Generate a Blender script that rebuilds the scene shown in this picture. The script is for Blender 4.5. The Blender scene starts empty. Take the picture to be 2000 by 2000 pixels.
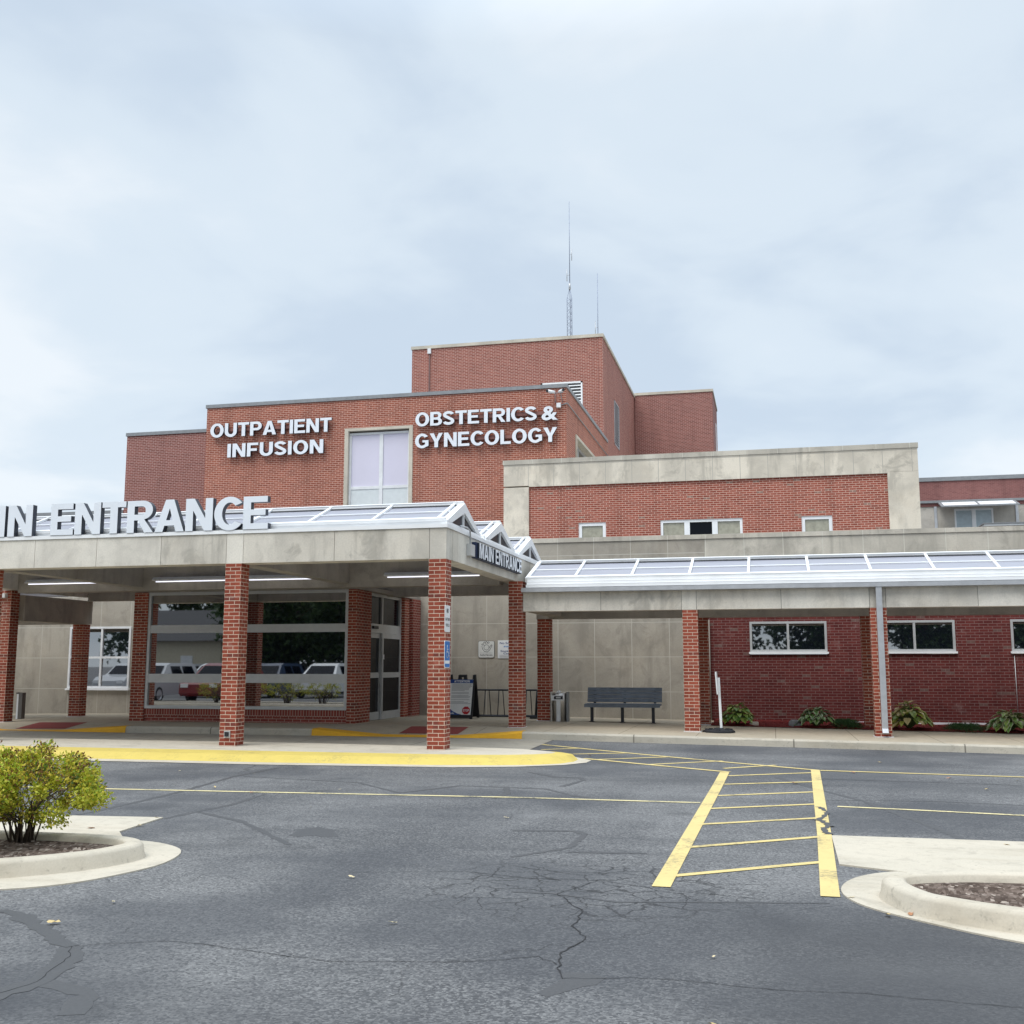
import bpy, bmesh, math, random
from mathutils import Vector, Matrix
R = math.radians
random.seed(11)
sc = bpy.context.scene
COL = sc.collection

# ---------------------------------------------------------------- camera, sky, sun, exposure
cam = bpy.data.cameras.new('camera'); cam.sensor_width = 36; cam.lens = 38.25
cam.clip_start = 0.05; cam.clip_end = 3000
co = bpy.data.objects.new('camera', cam); COL.objects.link(co)
co.location = (0, 0, 1.57); co.rotation_euler = (R(90 + 8.03), 0, R(13.33))
sc.camera = co
SUN_EL, SUN_AZ = R(58), R(205)          # behind the camera, slightly to the left
w = bpy.data.worlds.new('World'); sc.world = w; w.use_nodes = True
def build_sky(nt):
    n = nt.nodes; L = nt.links; n.clear()
    out = n.new('ShaderNodeOutputWorld'); bg = n.new('ShaderNodeBackground')
    sky = n.new('ShaderNodeTexSky'); sky.sky_type = 'NISHITA'; sky.sun_disc = False
    sky.sun_elevation = SUN_EL; sky.sun_rotation = SUN_AZ
    tc = n.new('ShaderNodeTexCoord'); sp = n.new('ShaderNodeSeparateXYZ'); L.new(tc.outputs['Generated'], sp.inputs[0])
    def M(op, a, b=None):
        m = n.new('ShaderNodeMath'); m.operation = op
        for i, v in enumerate((a, b)):
            if v is None: continue
            if isinstance(v, (int, float)): m.inputs[i].default_value = v
            else: L.new(v, m.inputs[i])
        return m.outputs[0]
    zc = M('MAXIMUM', sp.outputs['Z'], 0.0); den = M('ADD', zc, 0.22)
    cb = n.new('ShaderNodeCombineXYZ'); L.new(M('DIVIDE', sp.outputs['X'], den), cb.inputs[0]); L.new(M('DIVIDE', sp.outputs['Y'], den), cb.inputs[1])
    def noise(scale, det, rough, dist, off):
        mp = n.new('ShaderNodeMapping'); mp.inputs['Location'].default_value = off; L.new(cb.outputs[0], mp.inputs[0])
        t = n.new('ShaderNodeTexNoise'); t.inputs['Scale'].default_value = scale; t.inputs['Detail'].default_value = det
        t.inputs['Roughness'].default_value = rough; t.inputs['Distortion'].default_value = dist; L.new(mp.outputs[0], t.inputs['Vector']); return t.outputs['Fac']
    a = noise(0.95, 5, .5, .35, (3.1, 1.7, 0)); b = noise(2.4, 6, .52, .5, (7.3, 2.2, 0))
    f = M('ADD', M('MULTIPLY', a, .68), M('MULTIPLY', b, .32))
    rp = n.new('ShaderNodeValToRGB'); L.new(f, rp.inputs[0])
    e = rp.color_ramp; e.interpolation = 'EASE'
    e.elements[0].position = .39; e.elements[0].color = (.415, .487, .570, 1)
    e.elements[1].position = .61; e.elements[1].color = (.590, .632, .670, 1)
    m = e.elements.new(.5); m.color = (.495, .562, .625, 1)
    # overcast sky: the cloud sheet is about twice as bright overhead as near the horizon
    g = n.new('ShaderNodeMapRange'); g.inputs[1].default_value = .52; g.inputs[2].default_value = 1.0; g.inputs[3].default_value = 1.0; g.inputs[4].default_value = 2.7
    L.new(sp.outputs['Z'], g.inputs[0])
    vm = n.new('ShaderNodeVectorMath'); vm.operation = 'SCALE'; L.new(rp.outputs[0], vm.inputs[0]); L.new(g.outputs[0], vm.inputs['Scale'])
    vs = n.new('ShaderNodeVectorMath'); vs.operation = 'SCALE'; vs.inputs['Scale'].default_value = .10; L.new(sky.outputs[0], vs.inputs[0])
    mx = n.new('ShaderNodeMix'); mx.data_type = 'RGBA'; mx.inputs['Factor'].default_value = .93
    L.new(vs.outputs[0], mx.inputs['A']); L.new(vm.outputs[0], mx.inputs['B'])
    L.new(mx.outputs['Result'], bg.inputs[0]); bg.inputs[1].default_value = 1.0
    L.new(bg.outputs[0], out.inputs[0])
build_sky(w.node_tree)
sl = bpy.data.lights.new('sun', 'SUN'); sl.energy = 1.3; sl.angle = R(35); sl.color = (1, .96, .9)
so = bpy.data.objects.new('sun', sl); COL.objects.link(so)
so.rotation_euler = (R(90) - SUN_EL, 0, R(180) - SUN_AZ)
sc.view_settings.view_transform = 'Standard'; sc.view_settings.look = 'None'
sc.view_settings.exposure = 0.60; sc.view_settings.gamma = 1.0; sc.view_settings.use_curve_mapping = False

# ---------------------------------------------------------------- mesh helpers
WO = {}
class MB:
    def __init__(s): s.v = []; s.f = []; s.m = []; s.sm = []; s.c = []
    def add(s, vs, fs, mi=0, smooth=False, tint=None):
        o = len(s.v); s.v += [tuple(v) for v in vs]
        for f in fs:
            s.f.append([o + i for i in f]); s.m.append(mi); s.sm.append(smooth); s.c.append(tint)
        return s
    def box(s, x0, x1, y0, y1, z0, z1, mi=0):
        v = [(x0,y0,z0),(x1,y0,z0),(x1,y1,z0),(x0,y1,z0),(x0,y0,z1),(x1,y0,z1),(x1,y1,z1),(x0,y1,z1)]
        return s.add(v, [(0,3,2,1),(4,5,6,7),(0,1,5,4),(1,2,6,5),(2,3,7,6),(3,0,4,7)], mi)
    def prism(s, pts, d, mi=0, cap=True, smooth=False):          # closed 3-D outline swept by vector d
        n = len(pts); d = Vector(d); a = [Vector(p) for p in pts]
        fs = [(i, (i+1) % n, n + (i+1) % n, n + i) for i in range(n)]
        s.add(a + [p + d for p in a], fs, mi, smooth)
        if cap: s.add(a, [tuple(reversed(range(n)))], mi); s.add([p + d for p in a], [tuple(range(n))], mi)
        return s
    def tube(s, path, r, n=6, mi=0, cap=True, smooth=True, r1=None):
        P = [Vector(p) for p in path]; k = len(P); rings = []
        up = Vector((0, 0, 1))
        for i, p in enumerate(P):
            t = (P[min(i+1, k-1)] - P[max(i-1, 0)]).normalized()
            u = t.cross(up)
            if u.length < .05: u = t.cross(Vector((1, 0, 0)))
            u.normalize(); q = u.cross(t)
            rr = r if r1 is None else r + (r1 - r) * i / (k - 1)
            rings.append([p + (u * math.cos(2*math.pi*j/n) + q * math.sin(2*math.pi*j/n)) * rr for j in range(n)])
        fs = [(i*n + j, i*n + (j+1) % n, (i+1)*n + (j+1) % n, (i+1)*n + j) for i in range(k-1) for j in range(n)]
        s.add(sum(rings, []), fs, mi, smooth)
        if cap: s.add(rings[0], [tuple(range(n))], mi); s.add(rings[-1], [tuple(reversed(range(n)))], mi)
        return s
    def lathe(s, c, prof, n=24, mi=0, smooth=True):
        vs = [(c[0] + r*math.cos(2*math.pi*j/n), c[1] + r*math.sin(2*math.pi*j/n), c[2] + z) for r, z in prof for j in range(n)]
        fs = [(i*n + j, i*n + (j+1) % n, (i+1)*n + (j+1) % n, (i+1)*n + j) for i in range(len(prof)-1) for j in range(n)]
        return s.add(vs, fs, mi, smooth)
    def grid(s, xs, ys, fn, mi=0, smooth=False):
        vs = [(x, y, fn(x, y)) for y in ys for x in xs]; n = len(xs)
        fs = [(j*n+i, j*n+i+1, (j+1)*n+i+1, (j+1)*n+i) for j in range(len(ys)-1) for i in range(n-1)]
        return s.add(vs, fs, mi, smooth)
    def build(s, name, mats, parent=None, origin=None, fix=True):
        me = bpy.data.meshes.new(name)
        po = WO.get(parent.name, Vector((0, 0, 0))) if parent else Vector((0, 0, 0))
        og = Vector(origin) if origin is not None else po
        me.from_pydata([tuple(Vector(v) - og) for v in s.v], [], s.f)
        mats = mats if isinstance(mats, (list, tuple)) else [mats]
        for m in mats: me.materials.append(m)
        for p, mi, sm in zip(me.polygons, s.m, s.sm): p.material_index = mi; p.use_smooth = sm
        if any(c is not None for c in s.c):
            ca = me.color_attributes.new('tint', 'FLOAT_COLOR', 'CORNER')
            for p, c in zip(me.polygons, s.c):
                for li in p.loop_indices: ca.data[li].color = (*(c or (1, 1, 1)), 1)
        if fix and len(me.vertices):
            bm = bmesh.new(); bm.from_mesh(me); bmesh.ops.remove_doubles(bm, verts=bm.verts, dist=1e-5)
            bmesh.ops.recalc_face_normals(bm, faces=bm.faces); bm.to_mesh(me); bm.free()
        me.update()
        o = bpy.data.objects.new(name, me); COL.objects.link(o)
        if parent: o.parent = parent
        o.location = og - po; WO[o.name] = og
        return o
def tag(o, label=None, cat=None, group=None, kind=None):
    if label: o['label'] = label
    if cat: o['category'] = cat
    if group: o['group'] = group
    if kind: o['kind'] = kind
    return o
def thing(name, label, cat, loc, group=None):
    o = bpy.data.objects.new(name, None); COL.objects.link(o); o.empty_display_size = .2
    o.location = loc; WO[o.name] = Vector(loc); return tag(o, label, cat, group)
def copy_tree(src, delta=None, parent=None):
    c = src.copy(); COL.objects.link(c)
    if parent: c.parent = parent
    if delta is not None: c.location = Vector(src.location) + Vector(delta)
    WO[c.name] = WO.get(src.name, Vector()) + Vector(delta or (0, 0, 0))
    for ch in list(src.children): copy_tree(ch, None, c)
    return c
def box(name, m, b, parent=None): return MB().box(*b).build(name, m, parent)

# ---------------------------------------------------------------- material helpers
class NT:
    def __init__(s, name):
        s.mat = bpy.data.materials.new(name); s.mat.use_nodes = True; s.t = s.mat.node_tree
        s.n = s.t.nodes; s.b = s.n['Principled BSDF']; s.geo = None
    def new(s, typ, props=None, **inp):
        nd = s.n.new('ShaderNode' + typ)
        for k, v in (props or {}).items(): setattr(nd, k, v)
        for k, v in inp.items(): s.set(nd, k.replace('_', ' ') if not k.startswith('i') or not k[1:].isdigit() else int(k[1:]), v)
        return nd
    def set(s, nd, k, v):
        i = nd.inputs[k]
        if isinstance(v, bpy.types.NodeSocket): s.t.links.new(v, i)
        else:
            if isinstance(v, tuple) and len(v) == 3 and i.type == 'RGBA': v = (*v, 1)
            i.default_value = v
    def P(s, **kw):
        for k, v in kw.items(): s.set(s.b, k.replace('_', ' '), v)
        return s.mat
    def math(s, op, a, b=None, c=None, clamp=False):
        nd = s.n.new('ShaderNodeMath'); nd.operation = op; nd.use_clamp = clamp
        for i, v in enumerate((a, b, c)):
            if v is not None: s.set(nd, i, v)
        return nd.outputs[0]
    def pos(s):
        if not s.geo: s.geo = s.n.new('ShaderNodeNewGeometry')
        return s.geo.outputs['Position']
    def obj(s): return s.new('TexCoord').outputs['Object']
    def xyz(s, v):
        q = s.new('SeparateXYZ', i0=v); return q.outputs[0], q.outputs[1], q.outputs[2]
    def vec(s, x, y, z=0.0): return s.new('CombineXYZ', i0=x, i1=y, i2=z).outputs[0]
    def map(s, v, scale=(1, 1, 1), loc=(0, 0, 0)): return s.new('Mapping', Vector=v, Scale=scale, Location=loc).outputs[0]
    def noise(s, v, scale, det=4, rough=.55, dist=0.): return s.new('TexNoise', Vector=v, Scale=scale, Detail=det, Roughness=rough, Distortion=dist).outputs['Fac']
    def ramp(s, f, stops, interp='LINEAR'):
        r = s.new('ValToRGB', i0=f); e = r.color_ramp; e.interpolation = interp
        while len(e.elements) < len(stops): e.elements.new(.5)
        for el, (p, c) in zip(e.elements, stops): el.position = p; el.color = (*c, 1) if len(c) == 3 else c
        return r.outputs[0]
    def mr(s, f, a, b, c=0., d=1.):
        return s.new('MapRange', {'clamp': True}, i0=f, i1=a, i2=b, i3=c, i4=d).outputs[0]
    def mix(s, f, a, b, blend='MIX'):
        nd = s.n.new('ShaderNodeMix'); nd.data_type = 'RGBA'; nd.blend_type = blend
        s.set(nd, 'Factor', f); s.set(nd, 'A', a); s.set(nd, 'B', b); return nd.outputs['Result']
    def bump(s, h, strength=.3, dist=.01): return s.new('Bump', Height=h, Strength=strength, Distance=dist).outputs[0]
    def wall_uv(s, v):
        if not s.geo: s.geo = s.n.new('ShaderNodeNewGeometry')
        x, y, z = s.xyz(v); nx, ny, nz = s.xyz(s.geo.outputs['True Normal'])
        sel = s.math('GREATER_THAN', s.math('ABSOLUTE', nx), .6)
        mf = s.n.new('ShaderNodeMix'); mf.data_type = 'FLOAT'; s.set(mf, 'Factor', sel); s.set(mf, 2, x); s.set(mf, 3, y)
        return mf.outputs[0], z
def g3(v): return (v, v, v)
def plain(name, col, rough=.6, metal=0., spec=.5, noise=.08, nscale=6.):
    m = NT(name); f = m.noise(m.pos(), nscale, 5)
    c = m.mix(m.mr(f, .3, .7), tuple(max(0, x * (1 - noise)) for x in col), tuple(x * (1 + noise) for x in col))
    return m.P(Base_Color=c, Roughness=rough, Metallic=metal, Specular_IOR_Level=spec)

def brick_mat(name, ca, cb, mortar, local=False, odd=None, oddp=.04, soot=.25, msize=.0055, width=.2032, row=.0677, eff=0.0, bumps=.5):
    m = NT(name); src = m.obj() if local else m.pos()
    u, v = m.wall_uv(src); uv = m.vec(u, v)
    bt = m.n.new('ShaderNodeTexBrick'); m.t.links.new(uv, bt.inputs['Vector'])
    bt.offset = .5; bt.squash = 1
    for k, val in (('Scale', 1.), ('Mortar Size', msize), ('Mortar Smooth', .12), ('Bias', 0.), ('Brick Width', width), ('Row Height', row)): bt.inputs[k].default_value = val
    bt.inputs['Color1'].default_value = (0, 0, 0, 1); bt.inputs['Color2'].default_value = (1, 1, 1, 1); bt.inputs['Mortar'].default_value = (.5, .5, .5, 1)
    t = m.xyz(bt.outputs['Color'])[0]
    col = m.mix(t, ca, cb)
    rowi = m.math('FLOOR', m.math('DIVIDE', v, row)); sh = m.math('MULTIPLY', m.math('MODULO', m.math('ABSOLUTE', rowi), 2.), .5)
    ci = m.math('FLOOR', m.math('SUBTRACT', m.math('DIVIDE', u, width), sh))
    wn = m.new('TexWhiteNoise', {'noise_dimensions': '2D'}, Vector=m.vec(ci, rowi)).outputs['Value']
    col = m.mix(m.mr(wn, .78, .98, 0, .45), col, tuple(c * .55 for c in ca))
    if odd: col = m.mix(m.math('LESS_THAN', wn, oddp), col, odd)
    big = m.noise(m.map(m.pos(), (.35, .35, .5)), 1.0, 5); fine = m.noise(m.pos(), 42., 3)
    col = m.mix(m.mr(big, .45, .75, 0, soot), col, tuple(c * .6 for c in ca))
    col = m.mix(m.mr(big, .42, .25, 0, soot), col, tuple(min(1, c * 1.25) for c in cb))
    col = m.mix(m.mr(fine, .3, .75, 0, .35), col, tuple(c * .7 for c in ca))
    stk = m.noise(m.map(m.pos(), (1.7, 1.7, .12), (4, 2, 0)), 1.2, 5, .6)
    col = m.mix(m.mr(stk, .54, .70, 0, soot * 1.3), col, tuple(c * .5 for c in ca)); col = m.mix(m.mr(stk, .44, .30, 0, soot * .6), col, tuple(min(1, c * 1.4) for c in cb))
    mc = m.mix(m.mr(fine, .3, .7), tuple(c * .8 for c in mortar), mortar); mc = m.mix(m.mr(stk, .52, .66, 0, .5), mc, tuple(c * .62 for c in mortar))
    col = m.mix(bt.outputs['Fac'], col, mc)
    if eff:
        e = m.noise(m.map(m.pos(), (1.2, 1.2, 1.6)), 1.6, 6, .65); col = m.mix(m.mr(e, .60, .72, 0, eff), col, (.55, .47, .43))
    h = m.math('MULTIPLY_ADD', bt.outputs['Fac'], -1., m.math('MULTIPLY', fine, .25))
    return m.P(Base_Color=col, Roughness=.88, Specular_IOR_Level=.25, Normal=m.bump(h, bumps, .006))

def concrete_mat(name, col, dark=None, panel=None, joint=(.62, .6, .54), streak=.5, warm=.15, rough=.85, stain=.55, jw=.008):
    """panel = (width, height, x offset, z offset): joints and a tone per panel"""
    m = NT(name); p = m.pos(); dark = dark or tuple(c * .55 for c in col)
    n1 = m.noise(m.map(p, (1, 1, 1)), .9, 6, .6, .4); n2 = m.noise(m.map(p, (2.6, 2.6, .35), (3, 5, 1)), 1.3, 6, .62, .3); n3 = m.noise(p, 34., 4)
    c = m.mix(m.mr(n1, .40, .62), tuple(x * 1.10 for x in col), tuple(x * .84 for x in col))
    c = m.mix(m.mr(n2, .53, .68, 0, streak), c, dark)
    c = m.mix(m.mr(m.noise(m.map(p, (1, 1, 1), (9, 2, 4)), 1.7, 7, .68, .8), .53, .64, 0, stain), c, tuple(x * .66 for x in col))
    c = m.mix(m.mr(m.noise(m.map(p, (1, 1, .5), (1, 8, 3)), 1.1, 6, .6), .53, .64, 0, stain), c, tuple(min(1, x * 1.25) for x in col))
    c = m.mix(m.mr(m.noise(m.map(p, (1, 1, 1), (4, 1, 7)), .8, 3), .5, .7, 0, warm), c, (.60, .50, .37))
    c = m.mix(m.mr(n3, .35, .7, 0, .22), c, dark)
    h = n3
    if panel:
        u, v = m.wall_uv(p); pw, ph, px, pz = panel
        bt = m.n.new('ShaderNodeTexBrick'); bt.offset = 0; bt.squash = 1
        m.t.links.new(m.vec(m.math('SUBTRACT', u, px), m.math('SUBTRACT', v, pz)), bt.inputs['Vector'])
        for k, val in (('Scale', 1.), ('Mortar Size', jw), ('Mortar Smooth', .1), ('Bias', 0.), ('Brick Width', pw), ('Row Height', ph)): bt.inputs[k].default_value = val
        bt.inputs['Color1'].default_value = (0, 0, 0, 1); bt.inputs['Color2'].default_value = (1, 1, 1, 1)
        t = m.xyz(bt.outputs['Color'])[0]
        c = m.mix(m.mr(t, 0, 1, 0, .22), c, tuple(x * .7 for x in col))
        c = m.mix(bt.outputs['Fac'], c, joint)
        h = m.math('MULTIPLY_ADD', bt.outputs['Fac'], -1.5, n3)
    return m.P(Base_Color=c, Roughness=rough, Specular_IOR_Level=.3, Normal=m.bump(h, .25, .004))

def glass_dark(name, col=(.008, .010, .016), rough=.015, ior=1.75, wob=.0):
    m = NT(name)
    kw = dict(Base_Color=col, Roughness=rough, IOR=ior, Specular_IOR_Level=.5)
    if wob: kw['Normal'] = m.bump(m.noise(m.pos(), .8, 2), wob, .02)
    return m.P(**kw)

B = {}
B['upper'] = brick_mat('brick_upper', (.28, .080, .050), (.41, .132, .082), (.68, .42, .34), soot=.25, msize=.0085)
B['mauve'] = brick_mat('brick_mauve', (.225, .080, .066), (.315, .118, .096), (.56, .37, .33), soot=.25, msize=.0085)
B['pink'] = brick_mat('brick_pink', (.275, .084, .060), (.37, .126, .090), (.66, .43, .37), soot=.25, msize=.0085)
B['infill'] = brick_mat('brick_infill', (.275, .072, .046), (.40, .115, .074), (.70, .45, .37), odd=(.27, .19, .15), oddp=.012, soot=.22, msize=.008)
B['walk'] = brick_mat('brick_walkway_shaded', (.118, .023, .022), (.172, .040, .035), (.27, .165, .15), odd=(.165, .105, .09), oddp=.03, eff=.16)  # darker than the other bricks, with the walkway's shade put into the colour
B['col'] = brick_mat('brick_column', (.255, .056, .034), (.37, .092, .056), (.68, .54, .43), local=True, soot=.35, eff=.18, odd=(.17, .05, .04), oddp=.05)
B['vest'] = brick_mat('brick_vestibule', (.25, .055, .040), (.34, .085, .062), (.58, .42, .35), soot=.3)
B['far'] = brick_mat('brick_far', (.235, .10, .092), (.29, .128, .115), (.36, .20, .19), soot=.2, bumps=.1)
B['soldier'] = brick_mat('brick_soldier', (.25, .055, .04), (.34, .085, .062), (.58, .42, .35), width=.0677, row=.2032)
CON = concrete_mat('concrete_beam', (.64, .60, .53), streak=.45, stain=.55)
CON_B = concrete_mat('concrete_beam_pale', (.72, .68, .605), streak=.3, stain=.4)
CON_C = concrete_mat('concrete_beam_stained', (.61, .57, .50), streak=.7, stain=.8)
CON_UN = concrete_mat('concrete_underside_shaded', (.42, .385, .335), streak=.45, stain=.5)  # beam concrete again, its colour darkened for the shade under the roofs
CON_WALL = concrete_mat('concrete_wall_panels', (.395, .36, .305), panel=(.967, .885, -5.441, .905), joint=(.52, .49, .43), streak=.45, warm=.15, stain=.6)  # base colour lowered to carry the shade under the canopy
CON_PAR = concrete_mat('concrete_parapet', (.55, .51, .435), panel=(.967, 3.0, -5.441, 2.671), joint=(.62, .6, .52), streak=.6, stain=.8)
CON_BAND = concrete_mat('concrete_band', (.70, .635, .53), panel=(.842, 3., -7.513, 5.), joint=(.40, .37, .32), streak=.7, stain=.95, warm=.3)
CON_PIER = concrete_mat('concrete_pier', (.70, .635, .53), streak=.45, warm=.35, stain=.8)
CON_FAR = concrete_mat('concrete_far', (.50, .47, .42), streak=.15)
STONE_TRIM = concrete_mat('stone_trim', (.60, .55, .46), streak=.2, warm=.1, stain=.3)
WHITE = plain('white_aluminium', (.87, .88, .89), .42, noise=.05, nscale=2)
WHITE_D = plain('weathered_white_metal', (.74, .75, .76), .5, noise=.1, nscale=3)
SILVER = plain('silver_frame', (.56, .57, .57), .38, .35, noise=.05)
GREYM = plain('grey_metal_cap', (.26, .27, .28), .5, .2, noise=.12)
GALV = plain('galvanised_metal', (.52, .53, .55), .42, .5, noise=.1)
STEEL = plain('stainless_steel', (.62, .61, .59), .28, .9, noise=.1)
BLACK = plain('black_plastic', (.012, .013, .017), .5)
BLACKM = plain('black_metal', (.016, .018, .026), .42)
RUBBER = plain('black_rubber', (.018, .019, .024), .75)
LETTER = plain('letter_face', (.80, .84, .90), .42, noise=.03, nscale=2)
LETTERW = plain('letter_face_white', (.80, .83, .88), .4, noise=.03)
LSIDE = plain('letter_return', (.025, .032, .048), .45)
LSIDE_G = plain('letter_return_grey', (.17, .19, .20), .45)
RACE = plain('raceway_paint', (.27, .115, .095), .6)
NAVY = plain('navy_sign_face', (.012, .025, .075), .4)
BLUE = plain('blue_sign', (.03, .17, .50), .45)
SIGNW = plain('sign_white', (.78, .79, .80), .45, noise=.04)
SIGNG = plain('sign_grey', (.66, .66, .63), .5)
INK = plain('sign_ink', (.03, .032, .04), .5)
INKB = plain('sign_ink_blue', (.02, .05, .20), .5)
INKG = plain('sign_fine_print', (.42, .42, .42), .5)
RED = plain('stop_red', (.48, .02, .03), .45)
BENCH = plain('bench_blue_grey', (.15, .178, .215), .55, noise=.15)
GLASS = glass_dark('dark_glass', ior=3.9, wob=.015)
GLASS_D = glass_dark('door_glass', (.004, .005, .009), ior=1.22)
GLASS_P = plain('gable_glass', (.028, .026, .032), .35, spec=.15, noise=.3, nscale=1.5)
SHADE = plain('window_shade', (.36, .345, .27), .12, noise=.2, nscale=7)
FROST = plain('frosted_pane', (.66, .63, .74), .16, noise=.03, nscale=1)
SPANDREL = plain('spandrel_panel', (.66, .70, .71), .35, noise=.05)
BLIND = plain('window_blind', (.42, .50, .54), .3, noise=.1)
TUBE_M = NT('fluorescent_tube').P(Base_Color=(.9, .9, 1., 1), Emission_Color=(.86, .88, 1., 1), Emission_Strength=.8)
def pane_mat():
    m = NT('polycarbonate_glazing'); nt = m.t
    f = m.noise(m.map(m.pos(), (.6, 1, 1)), .8, 4)
    c = m.mix(f, (.43, .44, .51), (.52, .53, .60))
    m.P(Base_Color=c, Roughness=.22, Specular_IOR_Level=.6)
    tr = m.new('BsdfTranslucent', Color=(.66, .66, .70)); mx = m.new('MixShader', i0=.30)
    nt.links.new(m.b.outputs[0], mx.inputs[1]); nt.links.new(tr.outputs[0], mx.inputs[2])
    nt.links.new(mx.outputs[0], m.n['Material Output'].inputs[0]); return m.mat
PANE = pane_mat()

# ---------------------------------------------------------------- terrain
def gz(x, y):
    return min(max((y - 15) / 6.5, 0), 1) * (.1 if x < -5 else max(.1 - .0135 * (x + 5), -.05))
def ramp_drop(x):
    def seg(a, b, c, d):                     # full drop between b and c
        if x <= a or x >= d: return 0.
        if x < b: return (x - a) / (b - a)
        if x > c: return (d - x) / (d - c)
        return 1.
    return .143 * max(seg(-9.5, -8.05, -6.45, -4.95), seg(-18.6, -17.2, -15.75, -13.9))
def swz(x, y=25.):
    b = .25 if x < -5 else max(.25 - .0136 * (x + 5), .1)
    if x < -15: b -= .012 * (-15 - x)
    return b - ramp_drop(x) * min(max(1 - (y - 22.0) / 1.2, 0), 1)

def asphalt_mat():
    m = NT('asphalt'); p = m.pos(); x, y, z = m.xyz(p)
    fine = m.noise(p, 120., 2, .6); mid = m.noise(p, 38., 3, .6); big = m.noise(m.map(p, (.5, .22, 1)), .7, 6, .6, .5)
    vo = m.new('TexVoronoi', {'feature': 'F1'}, Vector=p, Scale=70.).outputs['Color']; vr = m.xyz(vo)[0]
    c = m.mix(m.mr(big, .40, .60), (.100, .100, .103), (.225, .223, .221))
    c = m.mix(m.mr(vr, .50, 1., 0, .62), c, (.40, .395, .385)); c = m.mix(m.mr(vr, .42, .0, 0, .7), c, (.030, .030, .031))
    c = m.mix(m.mr(mid, .3, .7, 0, .4), c, (.06, .064, .072)); c = m.mix(m.mr(fine, .35, .7, 0, .35), c, (.05, .053, .06))
    # worn tyre path and newer sealed areas
    lane = m.noise(m.map(p, (.07, .55, 1), (1, 3, 0)), 1., 5, .6); c = m.mix(m.mr(lane, .50, .62, 0, .5), c, (.060, .062, .067)); c = m.mix(m.mr(lane, .46, .34, 0, .45), c, (.20, .20, .20))
    oil = m.noise(m.map(p, (1, 1, 1), (6, 1, 0)), .55, 3, .5); c = m.mix(m.mr(oil, .64, .72, 0, .6), c, (.035, .036, .039))
    near = m.noise(m.map(p, (.25, .25, 1), (2, 7, 0)), 1., 4); c = m.mix(m.mr(near, .47, .57, 0, .6), c, (.055, .058, .066))
    # a smoother, newer surfaced area towards the right of the lot
    sm = m.math('MULTIPLY', m.mr(m.math('ADD', x, m.math('MULTIPLY', m.noise(p, .9, 4), .9)), -.35, .75, 0, 1), m.mr(m.math('ADD', y, m.math('MULTIPLY', m.noise(p, 1.3, 4), .8)), 8.3, 7.3, 0, 1))
    c = m.mix(m.math('MULTIPLY', sm, .62), c, (.052, .053, .057))
    # alligator cracking round one patch of the lot
    dx = m.math('DIVIDE', m.math('ADD', x, 1.35), 1.25); dy = m.math('DIVIDE', m.math('SUBTRACT', y, 8.0), 1.15)
    d = m.math('SQRT', m.math('ADD', m.math('MULTIPLY', dx, dx), m.math('MULTIPLY', dy, dy)))
    wob = m.vec(m.math('ADD', x, m.math('MULTIPLY', m.noise(p, 2.4, 4), .45)), m.math('ADD', y, m.math('MULTIPLY', m.noise(m.map(p, (1, 1, 1), (5, 5, 0)), 2.4, 4), .45)))
    def cracks(scale, wd):
        v = m.new('TexVoronoi', {'feature': 'DISTANCE_TO_EDGE'}, Vector=wob, Scale=scale).outputs['Distance']
        return m.mr(v, wd * .4, wd, 1, 0)
    mask = m.math('MULTIPLY', m.mr(d, .65, 1.2, 1, 0), m.mr(m.noise(p, 1.8, 3), .30, .44))
    ck = m.math('MULTIPLY', cracks(3.6, .030), mask)
    ck2 = m.math('MULTIPLY', cracks(.42, .0028), m.mr(m.noise(m.map(p, (1, 1, 1), (8, 3, 0)), .5, 3), .52, .60))
    ck = m.math('MAXIMUM', ck, m.math('MULTIPLY', ck2, .5))
    c = m.mix(m.math('MULTIPLY', ck, .72), c, (.020, .020, .021))
    h = m.math('MULTIPLY_ADD', ck, -2.5, m.math('ADD', mid, m.math('MULTIPLY', vr, .8)))
    rg = m.mr(big, .3, .7, .72, .9)
    return m.P(Base_Color=c, Roughness=rg, Specular_IOR_Level=.35, Normal=m.bump(h, .55, .006))
ASPH = asphalt_mat()
def seal_mat():
    m = NT('crack_sealant'); f = m.noise(m.pos(), 60., 3)
    return m.P(Base_Color=m.mix(f, (.055, .056, .059), (.095, .096, .10)), Roughness=.6, Specular_IOR_Level=.35)
SEAL = seal_mat()
CRACK = plain('open_crack', (.022, .022, .024), .9)
def paint_mat(name, col, wear, lo=.5, hi=.62):
    m = NT(name); p = m.pos()
    c = m.mix(m.noise(p, 3., 5), tuple(x * .86 for x in col), tuple(min(1, x * 1.08) for x in col))
    g = m.math('ADD', m.math('MULTIPLY', m.noise(p, 26., 5, .7), .45), m.math('MULTIPLY', m.noise(m.map(p, (1, .7, 1)), 1.9, 5, .6, .6), .55))
    c = m.mix(m.mr(g, lo, hi, 0, wear), c, (.10, .10, .10))
    c = m.mix(m.mr(m.noise(p, 9., 4), .55, .75, 0, .3), c, tuple(x * .62 for x in col))
    return m.P(Base_Color=c, Roughness=.7, Specular_IOR_Level=.3, Normal=m.bump(m.noise(p, 90., 2), .2, .003))
LINE = paint_mat('lane_paint', (.68, .54, .23), .75, .53, .66)
LINE_T = paint_mat('thin_lane_paint', (.72, .62, .34), .9, .50, .62)
KERBY = paint_mat('kerb_yellow', (.64, .50, .13), .5, .54, .70)
RAMPY = paint_mat('ramp_yellow', (.80, .42, .03), .2, .56, .74)
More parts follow.
